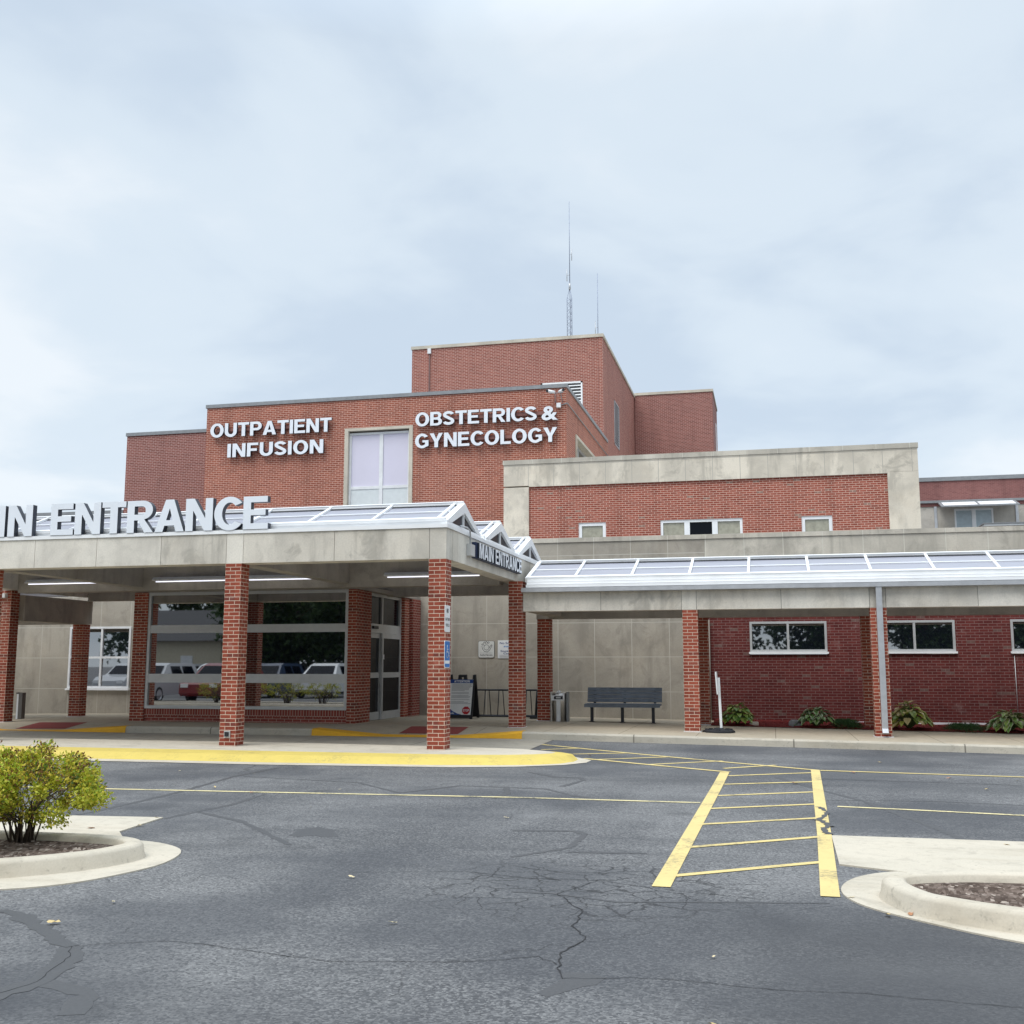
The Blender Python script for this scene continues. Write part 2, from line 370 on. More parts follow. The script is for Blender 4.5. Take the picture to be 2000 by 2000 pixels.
PAD = paint_mat('ramp_pad_red', (.27, .050, .045), .25)
def walk_mat(name, a, b, jx=1.52):
    m = NT(name); p = m.pos(); x, y, z = m.xyz(p)
    n = m.noise(p, .9, 6, .62, .4); n2 = m.noise(p, 5., 5, .65); n3 = m.noise(p, 70., 3)
    c = m.mix(m.mr(n, .3, .7), a, b); c = m.mix(m.mr(n2, .54, .72, 0, .35), c, tuple(v * .55 for v in a)); c = m.mix(m.mr(n3, .35, .7, 0, .25), c, tuple(v * .6 for v in a))
    c = m.mix(m.mr(m.noise(m.map(p, (.6, 2., 1), (3, 1, 0)), .8, 5, .6), .52, .68, 0, .4), c, (.36, .30, .215))
    c = m.mix(m.mr(m.noise(m.map(p, (1, 1, 3), (7, 7, 7)), 2.2, 7, .7, .7), .54, .66, 0, .45), c, tuple(v * .55 for v in a)); c = m.mix(m.mr(m.noise(p, 16., 5, .7), .58, .70, 0, .5), c, tuple(v * .45 for v in b))
    if jx:
        d = m.math('ABSOLUTE', m.math('SUBTRACT', m.math('FRACT', m.math('DIVIDE', m.math('ADD', x, 100.3), jx)), .5))
        c = m.mix(m.math('GREATER_THAN', d, .4955), c, tuple(v * .38 for v in a))
    return m.P(Base_Color=c, Roughness=.85, Specular_IOR_Level=.3, Normal=m.bump(n3, .2, .003))
WALK = walk_mat('sidewalk_concrete', (.50, .425, .315), (.40, .35, .275))
KERBC = walk_mat('kerb_concrete', (.55, .50, .41), (.44, .41, .345), 3.05)
DRIVE = walk_mat('drive_concrete', (.42, .38, .31), (.32, .295, .25), 2.4)
APRON = walk_mat('apron_concrete', (.60, .54, .44), (.52, .475, .39), 0)
def mulch_mat(name, a, b, c3):
    m = NT(name); p = m.pos(); v = m.new('TexVoronoi', {'feature': 'F1'}, Vector=m.map(p, (1, .45, 1)), Scale=42., Randomness=1.).outputs['Color']
    r = m.xyz(v)[0]; n = m.noise(p, 14., 5)
    c = m.mix(m.mr(r, .2, .9), a, b); c = m.mix(m.mr(m.xyz(v)[1], .86, .97), c, c3); c = m.mix(m.mr(n, .5, .7, 0, .55), c, tuple(x * .5 for x in a))
    return m.P(Base_Color=c, Roughness=.95, Specular_IOR_Level=.15, Normal=m.bump(m.math('ADD', r, n), .9, .02))
MULCH = mulch_mat('bark_mulch', (.085, .062, .050), (.20, .155, .13), (.42, .36, .31))
MULCH_R = mulch_mat('red_mulch', (.10, .012, .012), (.16, .022, .018), (.20, .05, .04))

def arange(a, b, st):
    n = max(1, int(round((b - a) / st))); return [a + (b - a) * i / n for i in range(n + 1)]
# ground sheet to the horizon
xs = [-900, -300, -120, -60, -30] + arange(-24, 14, 1.) + [30, 60, 120, 300, 900]
ys = [-900, -300, -100, -40, -10] + arange(0, 14, 2.) + [15] + arange(16, 21, 1.) + [21.5, 30, 60, 120, 300, 1400]
tag(MB().grid(xs, ys, gz).build('asphalt_lot', ASPH), kind='structure')

_lift = [0.]
def drape(path, wd, off=.004, step=.3, wob=0., w1=None, mb=None, mi=0):
    pts = [Vector((*p, 0)) for p in path]; out = []; _lift[0] += .00007; off += _lift[0] % .0008
    for a, b in zip(pts[:-1], pts[1:]):
        n = max(1, int((b - a).length / step))
        out += [a + (b - a) * i / n for i in range(n)]
    out.append(pts[-1]); mb = mb or MB(); rows = []
    rs = random.Random(int(abs(path[0][0]) * 1000))
    for i, p in enumerate(out):
        t = (out[min(i+1, len(out)-1)] - out[max(i-1, 0)]).normalized(); nrm = Vector((-t.y, t.x, 0))
        ww = wd if w1 is None else wd + (w1 - wd) * i / (len(out) - 1)
        q = p + nrm * rs.uniform(-wob, wob); ww *= 1 + (rs.uniform(-.45, .45) if wob else 0)
        for s in (-.5, .5):
            v = q + nrm * ww * s; rows.append((v.x, v.y, gz(v.x, v.y) + off))
    fs = [(2*i, 2*i+1, 2*i+3, 2*i+2) for i in range(len(out)-1)]
    return mb.add(rows, fs, mi)
# painted lines
mk = MB()
drape([(-.733, 16.65), (-.825, 8.1)], .135, .006, .5, mb=mk); drape([(.578, 17.34), (.42, 10.8), (.335, 8.03)], .13, .006, .5, mb=mk)
mk.build('crosswalk_bars', LINE)['kind'] = 'structure'
mt = MB()
for l, r in (((-.66, 16.19), (.51, 16.93)), ((-.68, 15.1), (.51, 15.7)), ((-.70, 13.79), (.49, 14.49)), ((-.73, 12.54), (.46, 13.24)), ((-.75, 11.3), (.44, 12.06)), ((-.77, 9.87), (.42, 10.78)), ((-.77, 8.54), (.38, 9.43))):
    drape([l, r], .085, .0045, .4, mb=mt)
for l, r in (((-4.11, 19.63), (-3.51, 20.1)), ((-3.41, 18.96), (-2.5, 19.45)), ((-2.94, 18.08), (-1.72, 18.95)), ((-2.0, 17.5), (-.84, 18.46)), ((-.77, 17.24), (.0, 17.98))):
    drape([l, r], .085, .0045, .4, mb=mt)
drape([(-4.3, 20.65), (.62, 17.32)], .10, .006, .4, mb=mt); drape([(-3.1, 18.25), (-.66, 16.7)], .10, .006, .4, mb=mt)
drape([(.65, 17.3), (3.43, 17.09), (9, 16.7)], .10, .006, .4, mb=mt)
mt.build('crosswalk_stripes', LINE)['kind'] = 'structure'
ml = MB()
drape([(-22, 12.3), (-8.37, 12.73), (-3.09, 13.05), (-.86, 13.04)], .085, .0045, .5, mb=ml); drape([(.66, 13.06), (1.4, 12.95), (2.53, 12.74), (9, 12.1)], .085, .0045, .5, mb=ml)
ml.build('lane_line', LINE_T)['kind'] = 'structure'
# sealed cracks, patches and open cracks
ms = MB()
for pth, wd in (([(-1.76, 10.4), (-1.77, 9.63), (-2.15, 9.06)], .06), ([(-2.48, 10.48), (-1.88, 10.59), (-1.76, 10.4)], .07), ([(-1.74, 9.4), (-1.08, 9.5)], .06),
    ([(.01, 16.14), (.53, 14.78), (.99, 13.63), (1.24, 12.63), (1.5, 11.6), (1.65, 10.84)], .075), ([(-6.17, 10.45), (-6.12, 11.06), (-6.04, 11.65), (-6.13, 12.68)], .07),
    ([(-7.22, 10.49), (-7.22, 11.54), (-7.29, 12.78), (-7.54, 14.63), (-7.45, 15.83)], .08), ([(-6.08, 10.99), (-5.3, 10.45), (-4.78, 9.87), (-4.21, 9.22)], .07),
    ([(-4.56, 13.19), (-4.06, 14.14), (-3.42, 14.1), (-2.88, 14.04), (-2.49, 13.5), (-2.21, 13.24)], .07), ([(-3.4, 14.01), (-3.25, 13.5), (-3.29, 12.9), (-3.06, 13.2)], .08),
    ([(-3.52, 16.01), (-3.04, 15.49), (-2.67, 15.47), (-2.58, 15.19), (-2.73, 14.36)], .08), ([(.61, 16.11), (1.77, 16.05), (3.18, 15.9)], .03), ([(.55, 13.65), (1.81, 13.82), (2.72, 13.66)], .025),
    ([(-1.83, 7.71), (-1.54, 7.71), (-1.06, 7.54), (-.54, 7.66), (.32, 7.83)], .03), ([(-3.9, 5.67), (-4.02, 5.75), (-4.3, 5.98), (-4.7, 6.29), (-4.91, 6.37)], .12), ([(-3.89, 5.65), (-3.76, 5.46), (-3.63, 5.03), (-3.71, 4.7)], .13),
    ([(-3.63, 5.02), (-3.47, 4.98), (-3.27, 4.90), (-3.15, 4.6)], .11), ([(-7.4, 14.6), (-5.5, 14.2), (-4.56, 13.19)], .05)):
    drape(pth, wd, .0014, .06, wd * .10, mb=ms)
def blob(mb, pts, off=.003):
    v = [(x, y, gz(x, y) + off) for x, y in pts]; mb.add(v, [tuple(range(len(v)))])
drape([(.45, 12.95), (.53, 12.5), (.46, 12.1), (.41, 11.9)], .05, .0085, .05, .012, mb=ms); drape([(.41, 11.9), (.50, 11.5), (.42, 11.2), (.47, 10.9)], .07, .0095, .05, .015, mb=ms)
blob(ms, [(-4.44, 9.71), (-4.5, 10.1), (-4.39, 10.28), (-4.17, 10.13), (-3.96, 9.75), (-4.1, 9.68), (-4.2, 9.77), (-4.33, 9.65)], .0012)
blob(ms, [(-1.1, 5.80), (-.98, 5.82), (-.87, 5.76), (-.9, 5.62), (-.96, 5.57), (-1.1, 5.36), (-1.16, 5.42), (-1.09, 5.63)], .0013)
ms.build('crack_sealant', SEAL)['kind'] = 'structure'
mc = MB()
for pth, wd in (([(-3.9, 5.67), (-3.68, 5.8), (-3.46, 5.9), (-3.24, 5.89), (-2.87, 5.81), (-2.35, 5.71), (-1.7, 5.86), (-1.42, 5.99)], 0.0055), ([(-1.24, 7.21), (-1.23, 6.81), (-1.1, 6.51), (-1.19, 6.18), (-1.13, 5.82), (-1.08, 5.68)], 0.0088),
    ([(-1.08, 5.68), (-.75, 5.78), (-.42, 5.79), (-.03, 5.72), (.34, 5.77), (1.08, 5.71)], 0.0044), ([(-1.42, 5.99), (-1.29, 6.06), (-1.16, 5.94)], 0.0055), ([(-2.3, 8.35), (-1.8, 8.2), (-1.3, 8.25), (-.9, 8.05), (-.1, 7.85)], 0.0066), ([(-1.3, 8.25), (-1.5, 7.7), (-1.24, 7.21)], 0.0077),
    ([(-2.1, 8.7), (-1.7, 8.5), (-1.1, 8.55), (-.6, 8.3), (-.1, 8.35)], 0.0055), ([(-3.2, 8.1), (-2.6, 8.3), (-2.3, 8.35)], 0.0044), ([(-3.71, 4.75), (-3.63, 5.02), (-3.78, 5.48), (-3.9, 5.67)], 0.0055)):
    drape(pth, wd, .0030, .05, .012, mb=mc)
mc.build('pavement_crack', CRACK)['kind'] = 'structure'

# driveway slab under the canopy
ds = MB(); ds.grid(arange(-40, -4.3, .7), [19.0, 20, 21, 21.5, 21.9], lambda x, y: gz(x, y) + .006)
ds.build('driveway', DRIVE)['kind'] = 'structure'
# sidewalk with kerb and dropped ramps
sx = sorted(set(arange(-40, -19, 3) + arange(-19, -4.9, .145) + arange(-4.9, 16, 1.0)))
prof = [(21.76, lambda x: -.1), (21.78, lambda x: swz(x, 22) - .035), (21.80, lambda x: swz(x, 22) - .012), (21.85, lambda x: swz(x, 22))] + [(y, (lambda yy: (lambda x: swz(x, yy)))(y)) for y in (22.0, 22.3, 22.6, 22.9, 23.2, 24.5, 26., 28.3)]
def strip(prof, sx, cut=None):
    mb = MB(); n = len(sx)
    vs = [(x, y, f(x)) for y, f in prof for x in sx]
    for j in range(len(prof) - 1):
        for i in range(n - 1):
            mb.add([vs[j*n+i], vs[j*n+i+1], vs[(j+1)*n+i+1], vs[(j+1)*n+i]], [(0, 1, 2, 3)], 1 if prof[j+1][0] <= 21.86 else 0)
    return mb
strip(prof, sx).build('sidewalk', [WALK, KERBC])['kind'] = 'structure'
def ramp_paint(a, b):
    xs_ = arange(a, b, .145); mb = MB(); n = len(xs_)
    rows = [(21.752, lambda x: gz(x, 21.7) + .008), (21.772, lambda x: max(swz(x, 22) - .03, gz(x, 21.7) + .012)), (21.795, lambda x: swz(x, 22) - .006), (21.85, lambda x: swz(x, 22) + .004), (22.0, lambda x: swz(x, 22.) + .005), (22.18, lambda x: swz(x, 22.18) + .005)]
    vs = [(x, y, f(x)) for y, f in rows for x in xs_]
    for j in range(len(rows)-1):
        for i in range(n-1): mb.add([vs[j*n+i], vs[j*n+i+1], vs[(j+1)*n+i+1], vs[(j+1)*n+i]], [(0, 1, 2, 3)])
    mb.build('ramp_kerb_paint', RAMPY)['kind'] = 'structure'
ramp_paint(-9.5, -4.95); ramp_paint(-18.6, -13.9)
for a, b in ((-7.75, -6.45), (-17.1, -15.8)):
    mb = MB(); mb.grid(arange(a, b, .2), arange(22.3, 23.15, .14), lambda x, y: swz(x, y) + .006)
    mb.build('tactile_pad', PAD)['kind'] = 'structure'
# raised traffic island under the front columns, with a yellow painted face
def offset_loop(top, base):
    return list(zip(top, base))
TOP = [(-40, 17.2), (-8, 17.2), (-5.6, 17.2), (-4.6, 17.24), (-4.0, 17.36), (-3.6, 17.55), (-3.36, 17.78), (-3.32, 17.98), (-3.45, 18.2), (-4.1, 18.62), (-5.6, 18.88), (-8.4, 19.1), (-40, 19.25)]
MIDL = [(-40, 16.72), (-8, 16.72), (-5.4, 16.80), (-4.3, 16.93), (-3.65, 17.1), (-3.28, 17.35), (-3.09, 17.66), (-3.05, 18.0), (-3.3, 18.32), (-4.1, 18.68), (-5.6, 18.93), (-8.4, 19.15), (-40, 19.3)]
BASE = [(-40, 16.45), (-8, 16.45), (-5.2, 16.6), (-4.1, 16.78), (-3.45, 17.0), (-3.1, 17.28), (-2.95, 17.64), (-2.95, 18.02), (-3.25, 18.38), (-4.1, 18.74), (-5.6, 18.97), (-8.4, 19.2), (-40, 19.35)]
def pull(L): return [(x - .2 * max(0, min(1, (x + 5.6) / 2.)), y) for x, y in L]
TOP, MIDL, BASE = pull(TOP), pull(MIDL), pull(BASE)
mb = MB(); n = len(TOP)
z1 = .15
for i in range(n - 1):
    t0, t1, m0, m1, b0, b1 = TOP[i], TOP[i+1], MIDL[i], MIDL[i+1], BASE[i], BASE[i+1]
    yel = 1 if i <= 8 else 0
    mb.add([(*t0, z1), (*t1, z1), (*m1, z1 - .02), (*m0, z1 - .02)], [(0, 1, 2, 3)], yel)
    mb.add([(*m0, z1 - .02), (*m1, z1 - .02), (*b1, gz(*b1) + .004), (*b0, gz(*b0) + .004)], [(0, 1, 2, 3)], yel)
mb.add([(*p, z1) for p in TOP], [tuple(range(n))], 0)
mb.build('traffic_island', [APRON, KERBY])['kind'] = 'structure'
PANO = [(-40, 16.15), (-8, 16.15), (-4.7, 16.38), (-3.6, 16.68), (-2.9, 17.1), (-2.62, 17.55), (-2.6, 17.95), (-3.0, 18.5), (-4.1, 18.9)]
PANO = [(x - .12 * max(0, min(1, (x + 4.7) / 1.5)), y) for x, y in pull(PANO)]
mb = MB()
for i in range(len(PANO) - 1):
    b0, b1 = BASE[min(i, 9)], BASE[min(i + 1, 9)]
    mb.add([(*PANO[i], gz(*PANO[i]) + .007), (*PANO[i+1], gz(*PANO[i+1]) + .007), (*b1, gz(*b1) + .009), (*b0, gz(*b0) + .009)], [(0, 1, 2, 3)])
mb.build('gutter_pan', APRON)['kind'] = 'structure'

# kerbed planting islands in the lot
def smooth_loop(pts, k=5):
    out = []; n = len(pts)
    for i in range(n):
        p0, p1, p2, p3 = (Vector(pts[(i + j) % n]) for j in (-1, 0, 1, 2))
        for q in range(k):
            t = q / k
            out.append(.5 * ((2*p1) + (p2 - p0)*t + (2*p0 - 5*p1 + 4*p2 - p3)*t*t + (3*p1 - p0 - 3*p2 + p3)*t**3))
    return [(v.x, v.y) for v in out]
def inset(pts, d):
    n = len(pts); out = []
    A = sum(pts[i][0]*pts[(i+1) % n][1] - pts[(i+1) % n][0]*pts[i][1] for i in range(n))
    sg = 1 if A > 0 else -1
    for i in range(n):
        a, b, c = Vector(pts[i-1]), Vector(pts[i]), Vector(pts[(i+1) % n])
        t = (c - a).normalized(); nr = Vector((-t.y, t.x)) * sg
        p = b + nr * d; out.append((p.x, p.y))
    return out
def kerb_island(outer, soil, pan):
    L = smooth_loop(outer, 6); n = len(L)
    rings = [(inset(L, -.03), 0.), (inset(L, -.012), .035), (L, .105), (inset(L, .02), .127), (inset(L, .05), .133), (inset(L, .13), .133), (inset(L, .155), .12), (inset(L, .165), .03)]
    mb = MB(); vs = [(x, y, z) for r, z in rings for x, y in r]
    fs = [(j*n+i, j*n+(i+1) % n, (j+1)*n+(i+1) % n, (j+1)*n+i) for j in range(len(rings)-1) for i in range(n)]
    mb.add(vs, fs, 0, True); mb.build('kerb', APRON)['kind'] = 'structure'
    S = inset(L, .15); cx = sum(p[0] for p in S)/n; cy = sum(p[1] for p in S)/n
    mb = MB(); rr = [1., .9, .75, .55, .35, .15]; rs = random.Random(5)
    vs = [(cx + (x - cx)*k, cy + (y - cy)*k, .075 + (1 - k)*.05 + rs.uniform(-.014, .014)*(k < 1)) for k in rr for x, y in S] + [(cx, cy, .125)]
    fs = [(j*n+i, j*n+(i+1) % n, (j+1)*n+(i+1) % n, (j+1)*n+i) for j in range(len(rr)-1) for i in range(n)]
    fs += [((len(rr)-1)*n+i, (len(rr)-1)*n+(i+1) % n, len(rr)*n) for i in range(n)]
    mb.add(vs, fs, 0, False); mb.build('mulch_bed', soil)['kind'] = 'structure'
    P_ = smooth_loop(pan, 5); mb = MB(); m_ = len(P_)
    mb.add([(x, y, .010) for x, y in P_], [tuple(range(m_))], 0); mb.add([(x, y, .010) for x, y in P_] + [(x, y, -.01) for x, y in P_], [(i, (i+1) % m_, m_+(i+1) % m_, m_+i) for i in range(m_)])
    mb.build('gutter_pan', APRON)['kind'] = 'structure'
kerb_island([(-24, 8.65), (-12, 8.62), (-6.6, 8.62), (-5.72, 8.62), (-5.3, 8.52), (-5.08, 8.28), (-5.1, 7.95), (-5.26, 7.63), (-5.63, 7.265), (-6.2, 6.95), (-7.2, 6.75), (-12, 6.65), (-24, 6.65)], MULCH,
            [(-24, 9.0), (-12, 8.98), (-6.6, 8.98), (-5.8, 9.08), (-5.35, 9.0), (-4.95, 8.67), (-4.78, 8.1), (-4.86, 7.58), (-5.03, 7.19), (-5.37, 6.90), (-6.2, 6.5), (-8, 6.3), (-24, 6.2)])
kerb_island([(.70, 8.2), (.69, 7.95), (.80, 7.62), (.95, 7.447), (1.393, 7.18), (2.0, 7.0), (3.0, 6.9), (9, 6.85), (9, 8.6), (3, 8.55), (1.6, 8.58), (1.083, 8.48), (.82, 8.36)], MULCH,
            [(.42, 8.29), (.50, 7.85), (.787, 7.46), (1.349, 6.97), (2.0, 6.72), (3, 6.6), (9, 6.5), (9, 9.1), (2.2, 9.1), (1.2, 9.1), (.83, 9.05), (.55, 8.75)])
def slab(pts, z=.008):
    mb = MB(); n = len(pts); mb.add([(x, y, z) for x, y in pts], [tuple(range(n))]); mb.add([(x, y, z) for x, y in pts] + [(x, y, -.02) for x, y in pts], [(i, (i+1) % n, n+(i+1) % n, n+i) for i in range(n)]); mb.build('concrete_apron', APRON)['kind'] = 'structure'
slab([(-5.62, 8.9), (-6.08, 9.5), (-6.2, 10.47), (-7.3, 10.36), (-7.9, 10.2), (-18, 9.9), (-18, 8.8)], .0125)
slab([(.484, 10.81), (.47, 9.6), (.466, 9.29), (.85, 9.1), (1.2, 8.9), (9, 8.9), (9, 10.85), (2.14, 10.82)], .0125)
# mulch bed by the brick wall
mb = MB(); rs = random.Random(3); mb.grid(arange(-1.42, 16, .12), arange(25.72, 28.2, .12), lambda x, y: swz(x) + .012 + (rs.uniform(0, .05) if y > 25.75 else 0))
mb.build('mulch_bed', MULCH_R)['kind'] = 'structure'

# ---------------------------------------------------------------- building helpers
def wall_front(mb, x0, x1, z0, z1, y, holes=(), rev=.12, mi=0):
    X = sorted({x0, x1, *[h[0] for h in holes], *[h[1] for h in holes]}); Z = sorted({z0, z1, *[h[2] for h in holes], *[h[3] for h in holes]})
    for i in range(len(X)-1):
        for j in range(len(Z)-1):
            cx, cz = (X[i]+X[i+1])/2, (Z[j]+Z[j+1])/2
            if any(h[0] < cx < h[1] and h[2] < cz < h[3] for h in holes): continue
            mb.add([(X[i], y, Z[j]), (X[i+1], y, Z[j]), (X[i+1], y, Z[j+1]), (X[i], y, Z[j+1])], [(0, 1, 2, 3)], mi)
    for a, b, c, d in holes:
        q = [(a, c), (b, c), (b, d), (a, d)]
        for k in range(4):
            (p0, r0), (p1, r1) = q[k], q[(k+1) % 4]
            mb.add([(p0, y, r0), (p1, y, r1), (p1, y+rev, r1), (p0, y+rev, r0)], [(0, 1, 2, 3)], mi)
    return mb
def block(mb, x0, x1, y0, y1, z0, z1, holes=(), rev=.12, mi=0, side_holes=()):
    wall_front(mb, x0, x1, z0, z1, y0, holes, rev, mi)
    if side_holes:
        t = MB(); wall_front(t, y0, y1, z0, z1, 0, side_holes, rev, mi)
        mb.add([(x1 - p[1], p[0], p[2]) for p in t.v], t.f, mi)
    else: mb.add([(x1, y0, z0), (x1, y1, z0), (x1, y1, z1), (x1, y0, z1)], [(0, 1, 2, 3)], mi)
    mb.add([(x0, y0, z0), (x0, y1, z0), (x0, y1, z1), (x0, y0, z1)], [(0, 1, 2, 3)], mi)
    mb.add([(x0, y1, z0), (x1, y1, z0), (x1, y1, z1), (x0, y1, z1)], [(0, 1, 2, 3)], mi)
    mb.add([(x0, y0, z1), (x1, y0, z1), (x1, y1, z1), (x0, y1, z1)], [(0, 1, 2, 3)], mi)
    return mb
def window(parent, a, b, z0, z1, y, fw=.06, mull=(), rails=(), fm=None, pm=None, sill=None, fd=.07, side=None, mw=None, name='window', pane_d=.045):
    """frame with its pane; side=x puts it on a wall that faces +X (a, b then run along y)"""
    fm = fm or SILVER; pm = pm or GLASS; mw = mw or fw
    T = (lambda u0, u1, d0, d1, q0, q1: (side - d1, side - d0, u0, u1, q0, q1)) if side is not None else (lambda u0, u1, d0, d1, q0, q1: (u0, u1, y + d0, y + d1, q0, q1))
    f = MB(); f.box(*T(a, a+fw, 0, fd, z0, z1)); f.box(*T(b-fw, b, 0, fd, z0, z1))
    f.box(*T(a+fw, b-fw, 0, fd, z1-fw, z1)); f.box(*T(a+fw, b-fw, 0, fd, z0, z0+fw))
    cuts = [a+fw]
    for m_ in sorted(mull):
        f.box(*T(m_-mw/2, m_+mw/2, .004, fd-.004, z0+fw, z1-fw)); cuts += [m_-mw/2, m_+mw/2]
    cuts.append(b-fw)
    for r_ in rails:
        r0, r1 = r_ if isinstance(r_, tuple) else (r_-mw/2, r_+mw/2)
        for i in range(0, len(cuts), 2): f.box(*T(cuts[i], cuts[i+1], .008, fd-.008, r0, r1))
    fo = f.build(name, fm, parent)
    MB().box(*T(a+fw*.5, b-fw*.5, pane_d, pane_d+.008, z0+fw*.5, z1-fw*.5)).build('pane', pm, fo)
    if sill: MB().box(*T(a-.03, b+.03, -.05, .03, z0-sill, z0-.003)).build('sill', WHITE, fo)
    return fo
def building(name, label, loc, cat='building', group=None): return thing(name, label, cat, loc, group)

# ---------------------------------------------------------------- main wing (the one with the lettering)
bm_ = building('hospital_wing', 'tall red brick wing carrying both lines of white department lettering', (-13, 40, 0))
mb = MB(); block(mb, -19.66, -6.43, 35., 44.5, .2, 10.80, [(-14.27, -11.83, 6.9, 9.752)], .25, 0, [(36.7, 41.9, 7.6, 9.55)])
mb.build('wall', B['upper'], bm_)
MB().box(-19.70, -6.39, 34.955, 44.45, 10.803, 10.93).build('parapet_cap', GREYM, bm_)
f = MB(); f.box(-14.30, -14.165, 34.96, 35.25, 6.9, 9.78); f.box(-11.93, -11.80, 34.96, 35.25, 6.9, 9.78); f.box(-14.165, -11.93, 34.96, 35.25, 9.685, 9.78)
so_ = f.build('window_surround', STONE_TRIM, bm_)
window(bm_, -14.162, -11.932, 6.95, 9.63, 35.09, .075, [-12.985], [(7.63, 7.73)], WHITE_D, FROST, mw=.13)
MB().box(-14.08, -13.06, 35.118, 35.13, 6.99, 7.64).box(-12.91, -12.01, 35.118, 35.13, 6.99, 7.64).build('spandrel_panel', SPANDREL, bm_)
f = MB(); f.box(-6.68, -6.385, 36.70, 36.86, 7.6, 9.55); f.box(-6.68, -6.385, 36.86, 41.9, 9.45, 9.55)
f.build('window_surround', STONE_TRIM, bm_)
window(bm_, 36.87, 41.88, 7.6, 9.44, 0, .07, [38.5, 40.2], [], SILVER, GLASS, side=-6.62)
MB().box(-6.765, -6.752, 34.992, 35.004, 7.2, 10.79).build('expansion_joint', RACE, bm_)
# left wing, set back
bl = building('hospital_wing', 'red brick wing with grey roof edge set back left of the lettered wing', (-22, 44, 0))
MB().box(-24.96, -19.68, 38.2, 50, .2, 10.69).build('wall', B['mauve'], bl)
MB().box(-25.0, -19.70, 38.155, 50, 10.693, 10.826).build('parapet_cap', GREYM, bl)
b0 = building('hospital_wing', 'low brick wing seen just above the entrance letters at the far left', (-35, 44, 0))
MB().box(-50, -25.02, 38.3, 50, .2, 7.58).build('wall', B['mauve'], b0)
MB().box(-50.04, -25.03, 38.25, 50, 7.583, 7.72).build('parapet_cap', GREYM, b0)
# tower
bt_ = building('brick_tower', 'tallest red brick tower block with pale coping and a white louvre', (-10.8, 52, 0))
mb = MB(); block(mb, -15.11, -6.6, 44.55, 62, .2, 15.44, [(-9.28, -7.475, 11.4, 13.56)], .2, 0, [(47.9, 49.5, 11.45, 13.51)]); mb.build('wall', B['pink'], bt_)
MB().box(-15.15, -6.55, 44.50, 62, 15.443, 15.58).build('coping', STONE_TRIM, bt_)
def louver(parent, a, b, z0, z1, y, side=None, n=14, mat=WHITE):
    T = (lambda u, d, z: (side - d, u, z)) if side is not None else (lambda u, d, z: (u, y + d, z))
    m_ = MB()
    for u0, u1, q0, q1 in ((a, a+.07, z0, z1), (b-.07, b, z0, z1), (a, b, z1-.07, z1), (a, b, z0, z0+.07)):
        v = [T(u, d, z) for d in (-.02, .1) for u, z in ((u0, q0), (u1, q0), (u1, q1), (u0, q1))]
        m_.add(v, [(0, 1, 2, 3), (4, 5, 6, 7), (0, 1, 5, 4), (1, 2, 6, 5), (2, 3, 7, 6), (3, 0, 4, 7)])
    st = (z1 - z0 - .14) / n
    for i in range(n):
        q = z0 + .07 + st * i
        m_.add([T(a+.07, 0, q), T(b-.07, 0, q), T(b-.07, .09, q + st*.6), T(a+.07, .09, q + st*.6)], [(0, 1, 2, 3)])
        m_.add([T(a+.07, 0, q), T(b-.07, 0, q), T(b-.07, 0, q + st*.42), T(a+.07, 0, q + st*.42)], [(0, 1, 2, 3)])
    lo = m_.build('louvre', mat, parent, fix=False)
    bk = MB(); bk.add([T(a, .15, z0), T(b, .15, z0), T(b, .15, z1), T(a, .15, z1)], [(0, 1, 2, 3)]); bk.build('backing', BLACK, lo)
louver(bt_, -9.28, -7.475, 11.4, 13.56, 44.55, None, 15)
louver(bt_, 47.9, 49.5, 11.45, 13.51, 0, -6.6, 16, GALV)
MB().box(-6.80, -6.785, 44.54, 44.555, 8, 15.43).build('expansion_joint', RACE, bt_)
m_ = MB(); m_.box(-14.37, -14.22, 44.46, 44.545, 15.2, 15.44, 0); m_.tube([(-14.29, 44.5, 15.2), (-14.29, 44.5, 9.0)], .028, 6, 1)
m_.build('downpipe', [WHITE_D, plain('brown_pipe', (.15, .085, .08), .6)], bt_)
br_ = building('hospital_wing', 'rear brick block rising at the right behind the tower', (-4.5, 58, 0))
MB().box(-6.58, -2.56, 55.6, 60.2, .2, 15.56).build('wall', B['mauve'], br_)
MB().box(-6.58, -2.52, 55.555, 60.2, 15.563, 15.70).build('coping', STONE_TRIM, br_)
window(br_, 58.3, 59.0, 12.9, 14.5, 0, .12, (), (), WHITE, BLIND, side=-2.54)

# ---------------------------------------------------------------- two-storey block with pale stone frame
b2 = building('hospital_wing', 'two storey block with brick infill inside a pale stone frame', (-2, 38, 0))
hol = [(-5.886, -5.006, 4.9, 6.084), (-3.282, -.752, 4.9, 6.09), (1.009, 1.916, 4.9, 6.085)]
mb = MB(); wall_front(mb, -7.5, 3.555, 4.0, 7.305, 34.07, hol, .12); mb.build('brick_infill', B['infill'], b2)
MB().box(-8.337, -7.5, 34.0, 35.0, .2, 7.296).build('stone_pier', CON_PIER, b2); MB().box(3.555, 4.44, 34.0, 35.0, .2, 7.335).build('stone_pier', CON_PIER, b2)
MB().box(4.40, 4.44, 35.002, 50, .2, 8.04).build('side_wall', CON_PIER, b2); MB().box(-8.337, -8.29, 35.002, 50, .2, 8.04).build('side_wall', CON_PIER, b2)
f = MB(); f.box(-8.337, 4.44, 34.0, 34.9, 7.34, 8.045); f.box(-7.496, 3.551, 34.0, 34.9, 7.305, 7.34)
f.build('stone_band', CON_BAND, b2)
MB().box(-8.36, 4.465, 33.975, 50, 8.05, 8.20).build('coping', CON_PAR, b2)
